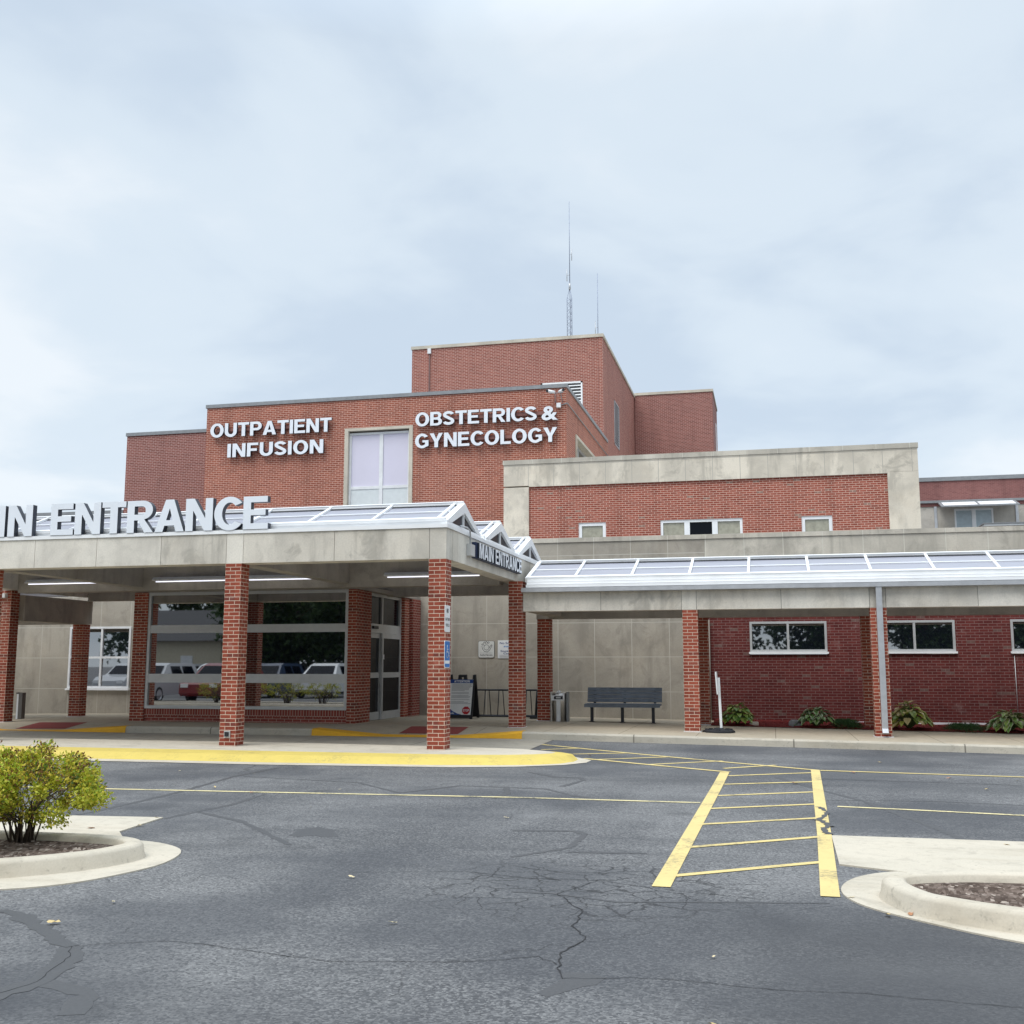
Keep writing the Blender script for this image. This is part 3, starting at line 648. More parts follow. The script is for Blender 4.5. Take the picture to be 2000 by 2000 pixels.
for h, mu, pm in ((hol[0], (), SHADE), (hol[2], (), SHADE)): window(b2, h[0]+.002, h[1]-.002, h[2], h[3]-.003, 34.10, .10, mu, (), WHITE, pm)
tw = window(b2, hol[1][0]+.002, hol[1][1]-.002, 4.9, 6.087, 34.10, .08, [-2.455, -1.60], (), WHITE, SHADE, mw=.17)
MB().box(-2.37, -1.685, 34.140, 34.144, 4.95, 6.0).build('pane', GLASS_D, tw)
# ---------------------------------------------------------------- far wing at the right
bf = building('hospital_wing', 'distant low brick wing with sunshades over its window at the right edge', (14, 66, 0))
MB().box(6.5, 40, 60, 75, 9.82, 11.15).build('brick_fascia', B['far'], bf)
MB().box(6.45, 40.05, 59.94, 75, 11.153, 11.36).build('parapet_cap', GREYM, bf)
MB().box(6.5, 40, 59.9, 59.99, 9.99, 10.12).build('band', GREYM, bf)
f = MB(); wall_front(f, 6.5, 40, .2, 9.815, 60.05, [(9.5, 11.4, 8.1, 9.66)], .1); f.build('wall', CON_FAR, bf)
for x in (8.5, 12.45): MB().box(x, x+.14, 59.98, 60.045, .2, 9.81).build('pilaster', GALV, bf)
window(bf, 9.5, 11.4, 8.1, 9.66, 60.08, .09, [10.45], (), WHITE, BLIND, mw=.2)
f = MB(); f.prism([(8.7, 58.9, 9.62), (8.7, 58.9, 9.69), (8.7, 59.88, 10.0), (8.7, 59.88, 9.93)], (3.75, 0, 0))
aw = f.build('sunshade', GREYM, bf)
for a, b in ((8.85, 10.48), (10.6, 12.3)): MB().prism([(a, 58.96, 9.712), (a, 59.82, 9.984), (a, 59.82, 9.995), (a, 58.96, 9.723)], (b - a, 0, 0)).build('panel', WHITE, aw)
bq = building('roof_structure', 'thin white flat roof edge showing above the stone parapet at the right edge', (11.5, 50, 0), 'roof')
MB().box(9.1, 22, 50, 58, 7.53, 7.62).build('fascia', WHITE_D, bq); MB().box(9.05, 22, 49.95, 58, 7.623, 7.66).build('roof', GREYM, bq); MB().box(9.3, 22, 50.2, 58, .2, 7.527).build('wall', CON_FAR, bq)

# ---------------------------------------------------------------- one-storey front building
b1 = building('front_building', 'single storey front range with stone panel wall, brick bay and stone parapet', (-4, 31, 0))
WZ = .868; lw = (-19.97, -17.965, .86, 2.69)
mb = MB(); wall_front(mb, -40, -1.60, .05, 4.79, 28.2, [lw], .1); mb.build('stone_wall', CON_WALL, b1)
bh = [(-.532, 1.343, 1.85, 2.666), (2.46, 4.328, 1.85, 2.666), (5.575, 7.45, 1.85, 2.666)]
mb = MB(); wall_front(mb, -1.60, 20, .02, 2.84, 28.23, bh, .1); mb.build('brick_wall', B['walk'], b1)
MB().box(-1.598, 20, 28.2, 28.5, 2.843, 4.79).build('stone_parapet', CON_PAR, b1)
MB().box(-40, 20, 28.17, 28.6, 4.795, 4.91).build('coping', CON_PAR, b1)
MB().box(-40, 20, 28.45, 33.98, 4.3, 4.45).build('roof', GREYM, b1)
for h in bh: window(b1, h[0]+.002, h[1]-.002, h[2]+.06, h[3]-.002, 28.215, .055, [(h[0]+h[1])/2], (), SILVER, GLASS, sill=.052)
window(b1, lw[0]+.002, lw[1]-.002, lw[2]+.06, lw[3]-.002, 28.17, .06, [-18.91], [1.80], WHITE_D, GLASS, sill=.055)
MB().box(-.95, 6.5, 28.195, 28.228, .165, .215).build('base_strip', WHITE, b1)
m_ = MB(); m_.tube([(-1.56, 28.14, .18), (-1.56, 28.14, 2.72)], .045, 8); m_.build('downpipe', plain('beige_pipe', (.34, .30, .25), .6), b1)
m_ = MB(); m_.tube([(5.62, 28.2, .2), (5.62, 28.2, 1.8)], .008, 5); m_.build('cable', SILVER, b1)

# ---------------------------------------------------------------- glazed entrance vestibule
vb = building('glass_vestibule', 'glazed entrance vestibule with brick corner piers and sliding doors', (-12, 26, .25), 'vestibule')
f = MB(); f.box(-15.09, -14.72, 23.75, 24.3, .18, 3.326); vp = f.build('brick_pier', B['col'], vb, origin=(-15.09, 23.75, .25))
f = MB(); f.box(-9.53, -9.325, 23.75, 24.72, .18, 3.326); f.build('brick_pier', B['col'], vb, origin=(-9.53, 23.75, .25))
f = MB(); f.box(-9.72, -9.325, 27.17, 27.56, .18, 3.326); f.build('brick_pier', B['col'], vb, origin=(-9.72, 27.17, .25))
f = MB(); f.box(-9.7, -9.22, 27.562, 28.19, .18, 3.326); f.build('brick_wall', B['vest'], vb)
f = MB(); f.box(-14.718, -9.532, 23.80, 24.0, .18, .385); f.build('brick_base', B['vest'], vb); f = MB(); f.box(-14.718, -9.532, 23.79, 24.0, .386, .548); f.build('brick_sill', B['soldier'], vb)
f = MB(); f.box(-15.05, -14.8, 24.3, 28.19, .18, 3.32); f.build('side_wall', B['vest'], vb)
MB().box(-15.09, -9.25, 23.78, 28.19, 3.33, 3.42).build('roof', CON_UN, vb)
window(vb, -14.715, -9.535, .552, 3.325, 23.77, .07, [-12.66], [(1.165, 1.373), (2.345, 2.535)], SILVER, GLASS, name='storefront', mw=.07)
# sliding doors on the right side
D = -9.42
f = MB()
f.box(D-.1, D, 24.722, 24.80, .25, 3.32); f.box(D-.1, D, 27.09, 27.168, .25, 3.32); f.box(D-.1, D, 24.80, 27.09, 3.25, 3.32)
f.box(D-.1, D, 24.80, 27.09, 2.36, 2.58); f.box(D-.1, D, 25.74, 25.80, 2.582, 3.248)
df = f.build('door_frame', SILVER, vb)
MB().box(D-.06, D-.05, 24.78, 27.1, 2.5, 3.28).build('pane', GLASS_D, df)
m_ = MB(); m_.box(D, D+.05, 25.03, 25.36, 2.455, 2.525); m_.build('motion_sensor', BLACK, df)
def leaf(a, b, d):
    f = MB(); x = D - d
    f.box(x-.05, x, a, a+.085, .26, 2.355); f.box(x-.05, x, b-.085, b, .26, 2.355); f.box(x-.05, x, a+.085, b-.085, 2.24, 2.355); f.box(x-.05, x, a+.085, b-.085, .26, .45); f.box(x-.05, x, a+.085, b-.085, 1.27, 1.40)
    o = f.build('sliding_door', SILVER, vb); MB().box(x-.03, x-.022, a+.05, b-.05, .3, 2.3).build('pane', GLASS_D, o); return o
leaf(24.80, 25.74, .03); lf = leaf(25.70, 27.088, -.03)
MB().box(D+.032, D+.045, 25.72, 25.80, 1.72, 1.84).build('door_sticker', SIGNW, lf)

# ---------------------------------------------------------------- entrance canopy
cp = thing('entrance_canopy', 'stone edged entrance canopy on brick columns with three glazed ridge roofs', 'canopy', (-12, 21.5, 0))
XR, XL, YF = -5.44, -18.31, 18.03
COLW = .315
def column(parent, x, y, z0, z1, plinth=False, wx=COLW, wy=COLW):
    o = MB().box(x, x+wx, y, y+wy, z0, z1).build('brick_column', B['col'], parent, origin=(x, y, z0 + (z1 - z0) % .0677))
    if plinth: MB().box(x-.025, x+wx+.025, y-.025, y+wy+.025, z0-.03, z0+.022).build('base_plate', WHITE_D, o)
    return o
for x in (-5.76, -9.635, -14.86, -18.31): column(cp, x, YF, .148, 3.408)
column(cp, -5.575, 23.2, .235, 3.40, True); column(cp, -18.45, 23.2, .2, 3.40, True)
# front beam in stone lengths with open joints, dark core behind
f = MB(); jx = [XL, -17.99, -16.3, -14.86, -14.545, -13.64, -12.31, -10.96, -9.63, -9.295, -7.525, -5.75, XR]
tones = [0, 0, 2, 0, 1, 1, 1, 2, 1, 2, 2, 0]
for a, b, t in zip(jx[:-1], jx[1:], tones): f.box(a + .004, b - .004, YF, YF+.38, 3.41, 3.948, t)
f.box(XL+.02, XR-.02, YF+.015, YF+.36, 3.425, 3.93, 3); f.build('front_beam', [CON, CON_B, CON_C, BLACK], cp)
ysj = [YF+.384, 18.75, 20.9, 23.2, 23.6, 26.4]
for xb in (XR-.34, XL):
    f = MB(); f.box(xb+.02, xb+.32, YF+.4, 26.38, 3.42, 3.93, 2)
    for a, b, t in zip(ysj[:-1], ysj[1:], (0, 1, 1, 0, 0)): f.box(xb, xb+.34, a+.003, b-.003, 3.41, 3.948, t)
    f.build('side_beam', [CON, CON_B, BLACK], cp)
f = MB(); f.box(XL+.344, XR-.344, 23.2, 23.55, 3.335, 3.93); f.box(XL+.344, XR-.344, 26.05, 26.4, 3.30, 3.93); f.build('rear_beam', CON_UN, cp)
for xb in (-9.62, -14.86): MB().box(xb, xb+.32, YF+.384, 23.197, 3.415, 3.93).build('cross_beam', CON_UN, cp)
f = MB(); f.box(XL-.02, XR+.02, YF-.022, YF+.30, 3.952, 4.018); f.box(XR-.30, XR+.022, YF+.302, 26.42, 3.952, 4.018); f.box(XL-.022, XL+.30, YF+.302, 26.42, 3.952, 4.018)
f.build('flashing', WHITE, cp)
f = MB()
for y0, y1 in ((20.47, 20.93), (23.42, 23.88)): f.box(XL+.3, XR-.31, y0, y1, 3.935, 3.975)
f.build('valley_gutter', GALV, cp)
def ridge_skylight(parent, xa, xb, ya, hw, z0, z1, rafters, ends=True, back=True):
    """ridge glazing along X: white bars, pale sheets, dark gable glass"""
    f = MB(); nrm = Vector((0, -(z1 - z0), hw)).normalized()
    for s in ((-1, 1) if back else (-1,)):
        nn = Vector((0, s*(z1 - z0), hw)).normalized()
        def seg(x0, x1, k0, k1, th, lift=0.):
            p = [Vector((x0, ya + s*hw*(1-k), z0 + (z1-z0)*k)) + nn*lift for k in (k0, k1)]
            f.prism([p[0], p[1], p[1] + nn*th, p[0] + nn*th], (x1 - x0, 0, 0))
        for x in rafters: seg(x - .027, x + .027, .0, 1.0, .04, .008)
        seg(xa, xb, .50, .525, .022, .008); seg(xa, xb, -.03, .04, .05, .008); seg(xa, xb, .97, 1.01, .05, .02)
    f.box(xa, xb, ya-.05, ya+.05, z1-.01, z1+.035)
    if z0 > 3.9:
        for s in (-1, 1): f.box(xa, xb, min(ya+s*hw, ya+s*(hw-.05)), max(ya+s*hw, ya+s*(hw-.05)), z0-.06, z0+.02)
    o = f.build('skylight', WHITE, parent)
    g = MB(); k = MB()
    for s in ((-1, 1) if back else (-1,)):
        nn = Vector((0, s*(z1 - z0), hw)).normalized()
        p = [Vector((xa+.03, ya + s*hw*(1-q), z0 + (z1-z0)*q)) for q in (0., 1.)]
        g.prism([p[0] - nn*.006, p[1] - nn*.006, p[1] + nn*.006, p[0] + nn*.006], (xb - xa - .06, 0, 0))
        q0 = [Vector((xa+.05, ya + s*hw*(1-q), z0 + (z1-z0)*q)) + nn*.012 for q in (.90, .972)]
        k.prism([q0[0], q0[1], q0[1] + nn*.006, q0[0] + nn*.006], (xb - xa - .1, 0, 0))
    g.build('glazing', PANE, o); k.build('ridge_shade_strip', BLACK, o)  # black strip drawn for the shadow line under the ridge cap
    if ends:
        for xe, sg in ((xb, 1), (xa, -1)):
            e = MB(); wd = .165; A = [(ya-hw-.02, z0), (ya, z1+.03), (ya+hw+.02, z0)]
            t = math.hypot(hw, z1-z0); dy = wd*t/(z1-z0)*1.0; dz = wd*t/hw
            B_ = [(ya-hw+dy*.62, z0+.0), (ya, z1-dz*.88), (ya+hw-dy*.62, z0)]
            for i in (0, 1):
                e.prism([(xe - sg*.09, *A[i]), (xe - sg*.09, *A[i+1]), (xe - sg*.09, *B_[i+1]), (xe - sg*.09, *B_[i])], (sg*.12, 0, 0))
            e.box(min(xe-sg*.05, xe+sg*.012), max(xe-sg*.05, xe+sg*.012), ya-.022, ya+.022, z0, B_[1][1]+.005)
            e.box(min(xe-sg*.09, xe+sg*.026), max(xe-sg*.09, xe+sg*.026), ya-hw-.02, ya+hw+.02, z0-.075, z0-.003)
            e.build('gable_frame', WHITE, o)
            q = MB(); q.prism([(xe - sg*.03, *B_[0]), (xe - sg*.03, *B_[1]), (xe - sg*.03, *B_[2])], (sg*.006, 0, 0)); q.build('gable_pane', GLASS_P, o)
    return o
rf = [-5.66 - 1.235*i for i in range(11)]
for ya, hw in ((19.30, 1.13), (22.12, 1.25), (25.08, 1.25)): ridge_skylight(cp, XL+.1, XR-.06, ya, hw, 4.09, 4.53, rf)
# conduit and junction box on the canopy's right face
jb = thing('junction_box', 'grey junction box with bent conduit on the canopy side beam', 'junction box', (XR, 19.4, 3.6))
MB().box(XR+.002, XR+.09, 19.30, 19.58, 3.585, 3.80).build('box', SILVER, jb)
MB().tube([(XR+.04, 19.42, 3.80), (XR+.045, 19.40, 3.95), (XR+.06, 19.33, 4.05), (XR+.05, 19.18, 4.085), (XR-.02, 18.95, 4.09)], .016, 7).build('conduit', GALV, jb)
# fluorescent fittings fixed to the rear beam
def fluor(x0, x1, y, z, label):
    t = thing('fluorescent_light', label, 'light', ((x0+x1)/2, y, z), 'fluorescent lights under the canopy')
    MB().prism([(x0, y+.20, z+.10), (x0, y+.02, z+.10), (x0, y-.05, z+.04), (x0, y-.05, z+.015), (x0, y+.20, z+.015)], (x1-x0, 0, 0)).build('housing', SIGNG, t)
    MB().tube([(x0+.06, y+.03, z-.005), (x1-.06, y+.03, z-.003)], .012, 8).build('tube', TUBE_M, t)
fluor(-8.38, -6.13, 22.99, 3.53, 'lit strip light behind the right front column')
fluor(-14.15, -12.0, 22.99, 3.53, 'lit strip light above the left half of the storefront glass')
fluor(-11.9, -9.75, 22.99, 3.53, 'lit strip light above the right half of the storefront glass')
fluor(-17.6, -15.4, 22.99, 3.53, 'lit strip light at the far left end of the canopy')

# ---------------------------------------------------------------- covered walkway on the right
cw = thing('covered_walkway', 'long covered walkway with glazed roof running right from the entrance canopy', 'walkway', (3, 24.6, 0))
YW = 23.2; XA, XB = -5.25, 16.
f = MB(); jx = [XA, -3.54, -1.824, -1.514, .22, 1.96, 2.275, 4.02, 5.70, 6.0, 7.7, 9.4, 11.1, XB]
for a, b, t in zip(jx[:-1], jx[1:], (0, 2, 1, 0, 1, 2, 0, 1, 0, 0, 1, 0, 1)): f.box(a+.004, b-.004, YW, YW+.33, 2.735, 3.145, t)
f.box(XA+.02, XB, YW+.015, YW+.31, 2.745, 3.13, 3); f.build('front_beam', [CON, CON_B, CON_C, BLACK], cw)
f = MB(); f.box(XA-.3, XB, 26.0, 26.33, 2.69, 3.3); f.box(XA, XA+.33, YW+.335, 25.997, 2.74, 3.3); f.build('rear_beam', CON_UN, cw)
for x in (-1.81, 1.965, 5.70, 9.4): column(cw, x, YW, swz(x) - .01, 2.73, True)
for x in (-5.535, -1.76, 1.99, 5.72, 9.42): column(cw, x, 26.02, swz(x) - .01, 2.688, True)
f = MB(); f.box(XA-.01, XB, YW-.15, YW-.002, 3.148, 3.235, 0); f.build('gutter', GALV, cw)
MB().box(XA+.11, XB, YW+.02, YW+.04, 3.15, 3.42).build('eave_shade_strip', BLACK, cw)  # black strip stands in for the shade between the flashing tiers
f = MB(); f.box(XA+.09, XB, YW-.12, YW+.018, 3.245, 3.305); f.box(XA+.1, XB, YW-.075, YW+.018, 3.313, 3.368); f.box(XA+.1, XB, YW-.035, YW+.018, 3.375, 3.43); f.box(XA+.1, XB, 25.9, 26.03, 3.303, 3.425)
f.build('eave_flashing', WHITE, cw)
rf = [-5.145, -4.105] + [-4.105 + 1.226*i for i in range(1, 17)]
ridge_skylight(cw, -5.17, XB, 24.6, 1.38, 3.435, 3.905, rf, ends=False)
f = MB()
for s in (-1, 1):
    nn = Vector((0, s*.47, 1.38)).normalized(); p = [Vector((-5.2, 24.6 + s*1.40*(1-q), 3.42 + .49*q)) for q in (0, 1)]
    f.prism([p[0]-nn*.05, p[1]-nn*.05, p[1]+nn*.05, p[0]+nn*.05], (.075, 0, 0))
f.build('end_bar', WHITE, cw)
q = MB(); q.prism([(-5.15, 23.25, 3.43), (-5.15, 24.6, 3.88), (-5.15, 25.95, 3.43)], (.006, 0, 0)); q.build('end_pane', GLASS_P, cw)
f = MB(); f.box(2.08, 2.195, YW-.135, YW-.055, .33, 3.147); f.prism([(2.08, YW-.135, .33), (2.08, YW-.055, .33), (2.08, YW-.14, .22), (2.08, YW-.22, .25)], (.115, 0, 0)); f.build('downspout', GALV, cw)
# covered walkway on the left
cl = thing('covered_walkway', 'covered walkway on brick columns leaving the canopy at the left edge', 'walkway', (-21, 24.6, 0))
f = MB(); f.box(-40, -18.0, 26.0, 26.33, 2.68, 3.3); f.box(-18.3, -17.98, YW+.32, 25.997, 2.668, 3.3); f.box(-40, -18.455, YW, YW+.33, 2.70, 3.145); f.build('beam', CON_UN, cl)
for x in (-18.36, -23.0): column(cl, x, 26.02, swz(x) - .01, 2.67, True)
ridge_skylight(cl, -40, -18.5, 24.6, 1.38, 3.42, 3.9, [-18.6 - 1.226*i for i in range(17)], ends=False)

# ---------------------------------------------------------------- lettering
_fc = {}
def _arc(cx, cy, rx, ry, a0, a1, n=14): return [(cx + rx*math.cos(R(a0 + (a1-a0)*i/n)), cy + ry*math.sin(R(a0 + (a1-a0)*i/n))) for i in range(n+1)]
def _ring(path, t):
    P = [Vector(p) for p in path]; l = []; r_ = []
    for i, p in enumerate(P):
        d = (P[min(i+1, len(P)-1)] - P[max(i-1, 0)]).normalized(); n_ = Vector((-d.y, d.x)) * t * .5
        l.append(tuple(p + n_)); r_.append(tuple(p - n_))
    return l + r_[::-1]
t_ = .205
GL = {'I': [[(0, 0), (0, 1), (t_, 1), (t_, 0)]],
 'E': [[(0, 0), (0, 1), (.65, 1), (.65, .82), (t_, .82), (t_, .60), (.60, .60), (.60, .425), (t_, .425), (t_, .18), (.67, .18), (.67, 0)]],
 'F': [[(0, 0), (0, 1), (.64, 1), (.64, .82), (t_, .82), (t_, .58), (.57, .58), (.57, .40), (t_, .40), (t_, 0)]],
 'T': [[(.235, 0), (.235, .82), (0, .82), (0, 1), (.685, 1), (.685, .82), (.45, .82), (.45, 0)]],
 'L': [[(0, 0), (0, 1), (t_, 1), (t_, .18), (.60, .18), (.60, 0)]],
 'N': [[(0, 0), (0, 1), (.235, 1), (.545, .38), (.545, 1), (.75, 1), (.75, 0), (.525, 0), (.205, .63), (.205, 0)]],
 'M': [[(0, 0), (0, 1), (.30, 1), (.46, .38), (.62, 1), (.92, 1), (.92, 0), (.72, 0), (.72, .70), (.545, 0), (.375, 0), (.20, .70), (.20, 0)]],
 'A': [[(0, 0), (.295, 1), (.525, 1), (.82, 0), (.595, 0), (.545, .19), (.275, .19), (.225, 0)], [(.32, .36), (.50, .36), (.41, .73)]],
 'Y': [[(0, 1), (.25, 1), (.39, .60), (.53, 1), (.78, 1), (.498, .40), (.498, 0), (.282, 0), (.282, .40)]],
 'H': [[(0, 0), (0, 1), (t_, 1), (t_, .6), (.54, .6), (.54, 1), (.75, 1), (.75, 0), (.54, 0), (.54, .41), (t_, .41), (t_, 0)]],
 'U': [[(0, 1), (t_, 1)] + [(t_, .38)] + _arc(.375, .36, .16, .18, 180, 360) + [(.535, 1), (.75, 1)] + _arc(.375, .36, .375, .38, 0, -180)],
 'O': [_arc(.42, .5, .42, .52, 0, 350, 35), _arc(.42, .5, .205, .34, 0, 350, 35)],
 'C': [_arc(.42, .5, .42, .52, 38, 322, 28) + _arc(.42, .5, .205, .34, 316, 44, 24)],
 'G': [_arc(.42, .5, .42, .52, 36, 305, 28) + [(.80, .13), (.80, .54), (.44, .54), (.44, .385), (.60, .385), (.60, .25)] + _arc(.42, .5, .205, .34, 300, 42, 24)],
 'S': [_ring(_arc(.36, .745, .235, .165, 12, 225, 16) + _arc(.36, .272, .25, .175, 45, -168, 16), .195)],
 'R': [[(0, 0), (0, 1)] + _arc(.44, .705, .285, .295, 90, -80, 14) + [(.75, 0), (.505, 0), (.31, .385), (t_, .385), (t_, 0)], [(t_, .825), (t_, .565)] + _arc(.42, .695, .105, .13, -90, 90, 10)],
 'P': [[(0, 0), (0, 1)] + _arc(.42, .685, .295, .315, 90, -90, 14) + [(t_, .37), (t_, 0)], [(t_, .825), (t_, .545)] + _arc(.40, .685, .115, .14, -90, 90, 10)],
 'B': [[(0, 0), (0, 1)] + _arc(.42, .745, .255, .255, 90, -48, 10) + _arc(.42, .285, .295, .285, 48, -90, 10), [(t_, .83), (t_, .60)] + _arc(.40, .715, .085, .115, -90, 90, 8), [(t_, .43), (t_, .165)] + _arc(.40, .2975, .105, .1325, -90, 90, 8)]}
def block_glyph(ch, ext):
    c = bpy.data.curves.new('g', 'CURVE'); c.dimensions = '2D'; c.fill_mode = 'BOTH'; c.extrude = ext
    for P in GL[ch]:
        sp = c.splines.new('POLY'); sp.points.add(len(P) - 1); sp.use_cyclic_u = True
        for q, p in zip(sp.points, P): q.co = (p[0], p[1], 0, 1)
    return c
def glyph(ch, bold=.018, ext=0., raw=False):
    """outline of one character in the built-in face, made bold: mesh data in em units"""
    k = (ch, bold, ext, raw)
    if k not in _fc:
        use = ch in GL and not raw
        c = block_glyph(ch, ext) if use else bpy.data.curves.new('g', 'FONT')
        if not use: c.body = ch; c.offset = bold; c.extrude = ext; c.resolution_u = 5; c.size = 1
        o = bpy.data.objects.new('g', c); COL.objects.link(o)
        dg = bpy.context.evaluated_depsgraph_get(); me = bpy.data.meshes.new_from_object(o.evaluated_get(dg))
        sc_k = 1 if (use or raw) else 1/.729
        V = [(v.co.x*sc_k, v.co.y*sc_k, v.co.z) for v in me.vertices]; F = [tuple(p.vertices) for p in me.polygons]; N = [tuple(p.normal) for p in me.polygons]
        bpy.data.objects.remove(o); bpy.data.curves.remove(c); bpy.data.meshes.remove(me)
        _fc[k] = (V, F, N)
    return _fc[k]
CAPH = .729
def letters(parent, text, u0, u1, z0, z1, T, depth, mats, name='letter', bold=.022, gap=.10, space=.34, cap='H'):
    """channel letters filling u0..u1 and z0..z1; T(u, d, z) places a point, d = distance in front of the wall"""
    V, _, _ = glyph(cap, bold); y0 = min(v[1] for v in V); y1 = max(v[1] for v in V); sz = (z1 - z0) / (y1 - y0)
    ws = []; tot = 0
    for ch in text:
        if ch == ' ': ws.append(None); tot += space; continue
        V, _, _ = glyph(ch, bold); a, b = min(v[0] for v in V), max(v[0] for v in V); ws.append((a, b)); tot += b - a
    ng = sum(1 for i in range(len(text) - 1) if text[i] != ' ' and text[i+1] != ' ')
    sx = (u1 - u0) / (tot + gap * ng); u = u0; out = []
    for i, (ch, wd) in enumerate(zip(text, ws)):
        if wd is None: u += space * sx; continue
        V, F, N = glyph(ch, bold, .5); mb = MB()
        vs = [T(u + (v[0] - wd[0]) * sx, depth * (v[2] + .5), z0 + (v[1] - y0) * sz) for v in V]
        for f, n_ in zip(F, N): mb.add([vs[j] for j in f], [tuple(range(len(f)))], 0 if n_[2] > .5 else 1)
        out.append(mb.build(name, mats, parent, fix=False))
        u += (wd[1] - wd[0]) * sx
        if i + 1 < len(text) and text[i+1] != ' ': u += gap * sx
    return out
def front(y): return lambda u, d, z: (u, y - d, z)
def side_r(x): return lambda u, d, z: (x + d, u, z)
def line_text(parent, text, u0, u1, z0, z1, T, mat, name='lettering', bold=.01, gap=.09, d=.003):
    """printed lettering as ONE thin mesh"""
    raw = not all(ch == ' ' or ch in GL for ch in text)
    V, _, _ = glyph('H', bold, 0., raw); y0 = min(v[1] for v in V); y1 = max(v[1] for v in V); sz = (z1 - z0) / (y1 - y0); ws = []; tot = 0
    for ch in text:
        if ch == ' ': ws.append(None); tot += .3; continue
        V, _, _ = glyph(ch, bold, 0., raw); a, b = min(v[0] for v in V), max(v[0] for v in V); ws.append((a, b)); tot += b - a
    ng = sum(1 for i in range(len(text) - 1) if text[i] != ' ' and text[i+1] != ' ')
    sx = (u1 - u0) / (tot + gap * ng); u = u0; mb = MB()
    for i, (ch, wd) in enumerate(zip(text, ws)):
        if wd is None: u += .3 * sx; continue
        V, F, _ = glyph(ch, bold, 0., raw); vs = [T(u + (v[0] - wd[0]) * sx, d, z0 + (v[1] - y0) * sz) for v in V]
        mb.add(vs, F, 0); u += (wd[1] - wd[0]) * sx
        if i + 1 < len(text) and text[i+1] != ' ': u += gap * sx
    return mb.build(name, mat, parent, fix=False)
s1 = thing('channel_letter_sign', 'large pale letters reading MAIN ENTRANCE standing on the front edge of the canopy', 'sign', (-12.2, 18.1, 4.02))
letters(s1, 'ENTRANCE', -13.31, -8.81, 4.022, 4.625, front(18.115), .12, [LETTER, LSIDE], bold=.03, gap=.04)
letters(s1, 'MAIN', -15.85, -13.71, 4.022, 4.625, front(18.115), .12, [LETTER, LSIDE], bold=.03, gap=.09)
s2 = thing('channel_letter_sign', 'white letters on dark blue box reading MAIN ENTRANCE on the canopy side', 'sign', (XR, 21.5, 3.7))
MB().box(XR+.003, XR+.085, 19.66, 23.46, 3.575, 3.875).build('sign_box', NAVY, s2)
letters(s2, 'MAIN ENTRANCE', 19.76, 23.36, 3.582, 3.87, side_r(XR+.088), .04, [LETTERW, LSIDE], bold=.015, gap=.08, space=.46)
def raceway(p, a, b, z): MB().box(a, b, 34.905, 34.995, z-.06, z+.06).build('raceway', RACE, p)
s3 = thing('channel_letter_sign', 'white letters reading OUTPATIENT INFUSION on the brick left of the tall window', 'sign', (-17, 35, 9.5))
raceway(s3, -19.2, -14.9, 9.95); raceway(s3, -18.6, -15.1, 9.15)
letters(s3, 'OUTPATIENT', -19.40, -14.74, 9.675, 10.175, front(34.90), .09, [LETTERW, LSIDE], bold=.028, gap=.07)
letters(s3, 'INFUSION', -18.70, -15.03, 8.922, 9.412, front(34.90), .09, [LETTERW, LSIDE], bold=.028, gap=.09)
s4 = thing('channel_letter_sign', 'white letters reading OBSTETRICS & GYNECOLOGY right of the tall window', 'sign', (-9.2, 35, 9.5))
raceway(s4, -11.5, -6.9, 9.95); raceway(s4, -11.5, -6.9, 9.2)
letters(s4, 'OBSTETRICS &', -11.66, -6.68, 9.69, 10.165, front(34.90), .09, [LETTERW, LSIDE], bold=.028, gap=.06, space=.28)
letters(s4, 'GYNECOLOGY', -11.66, -6.71, 8.93, 9.42, front(34.90), .09, [LETTERW, LSIDE], bold=.028, gap=.07)

# ---------------------------------------------------------------- security cameras, antennas
sc_ = thing('security_camera', 'white twin security camera on a bracket at the brick corner above the ampersand', 'camera', (-6.75, 35, 10.4))
m_ = MB(); m_.box(-6.74, -6.60, 34.88, 34.995, 10.11, 10.26); m_.build('box', WHITE, sc_)
m_ = MB(); m_.tube([(-6.80, 34.99, 10.3), (-6.77, 34.80, 10.56)], .014, 6); m_.tube([(-6.55, 34.99, 10.3), (-6.58, 34.80, 10.56)], .014, 6); m_.tube([(-6.95, 34.78, 10.57), (-6.5, 34.78, 10.57)], .014, 6); m_.build('bracket', GREYM, sc_)
for a, b in (((-6.78, 34.78, 10.60), (-6.98, 34.62, 10.62)), ((-6.62, 34.78, 10.61), (-6.47, 34.62, 10.62))):
    c_ = MB().tube([a, b], .05, 10).build('camera_body', WHITE, sc_)
    v = Vector(b) - Vector(a); MB().tube([Vector(b) + v*.02, Vector(b) + v*.2], .045, 10).build('lens', BLACK, c_)
m_ = MB().tube([(-6.58, 34.965, 10.2), (-6.40, 34.965, 10.25), (-6.385, 35.05, 10.25), (-6.385, 44.3, 10.21)], .02, 6); m_.build('conduit', GREYM, sc_)
ANT = plain('antenna_metal', (.30, .34, .44), .5, .3)
a1 = thing('radio_mast', 'tall lattice radio mast with a thin whip on the tower roof', 'antenna', (-8.62, 48, 15.45))
m_ = MB(); rr = .13; leg = [(-8.62 + rr*math.cos(R(90 + 120*i)) , 48 + rr*math.sin(R(90 + 120*i))) for i in range(3)]
for x, y in leg: m_.tube([(x, y, 15.44), (x, y, 18.44), (-8.615, 48, 18.95)], .016, 5)
k = 0; z = 15.6
while z < 18.4:
    for i in range(3):
        p, q = leg[i], leg[(i+1) % 3]; m_.tube([(*p, z), (*q, z + .16)], .008, 4); m_.tube([(*q, z+.16), (*p, z + .32)], .008, 4)
    z += .32
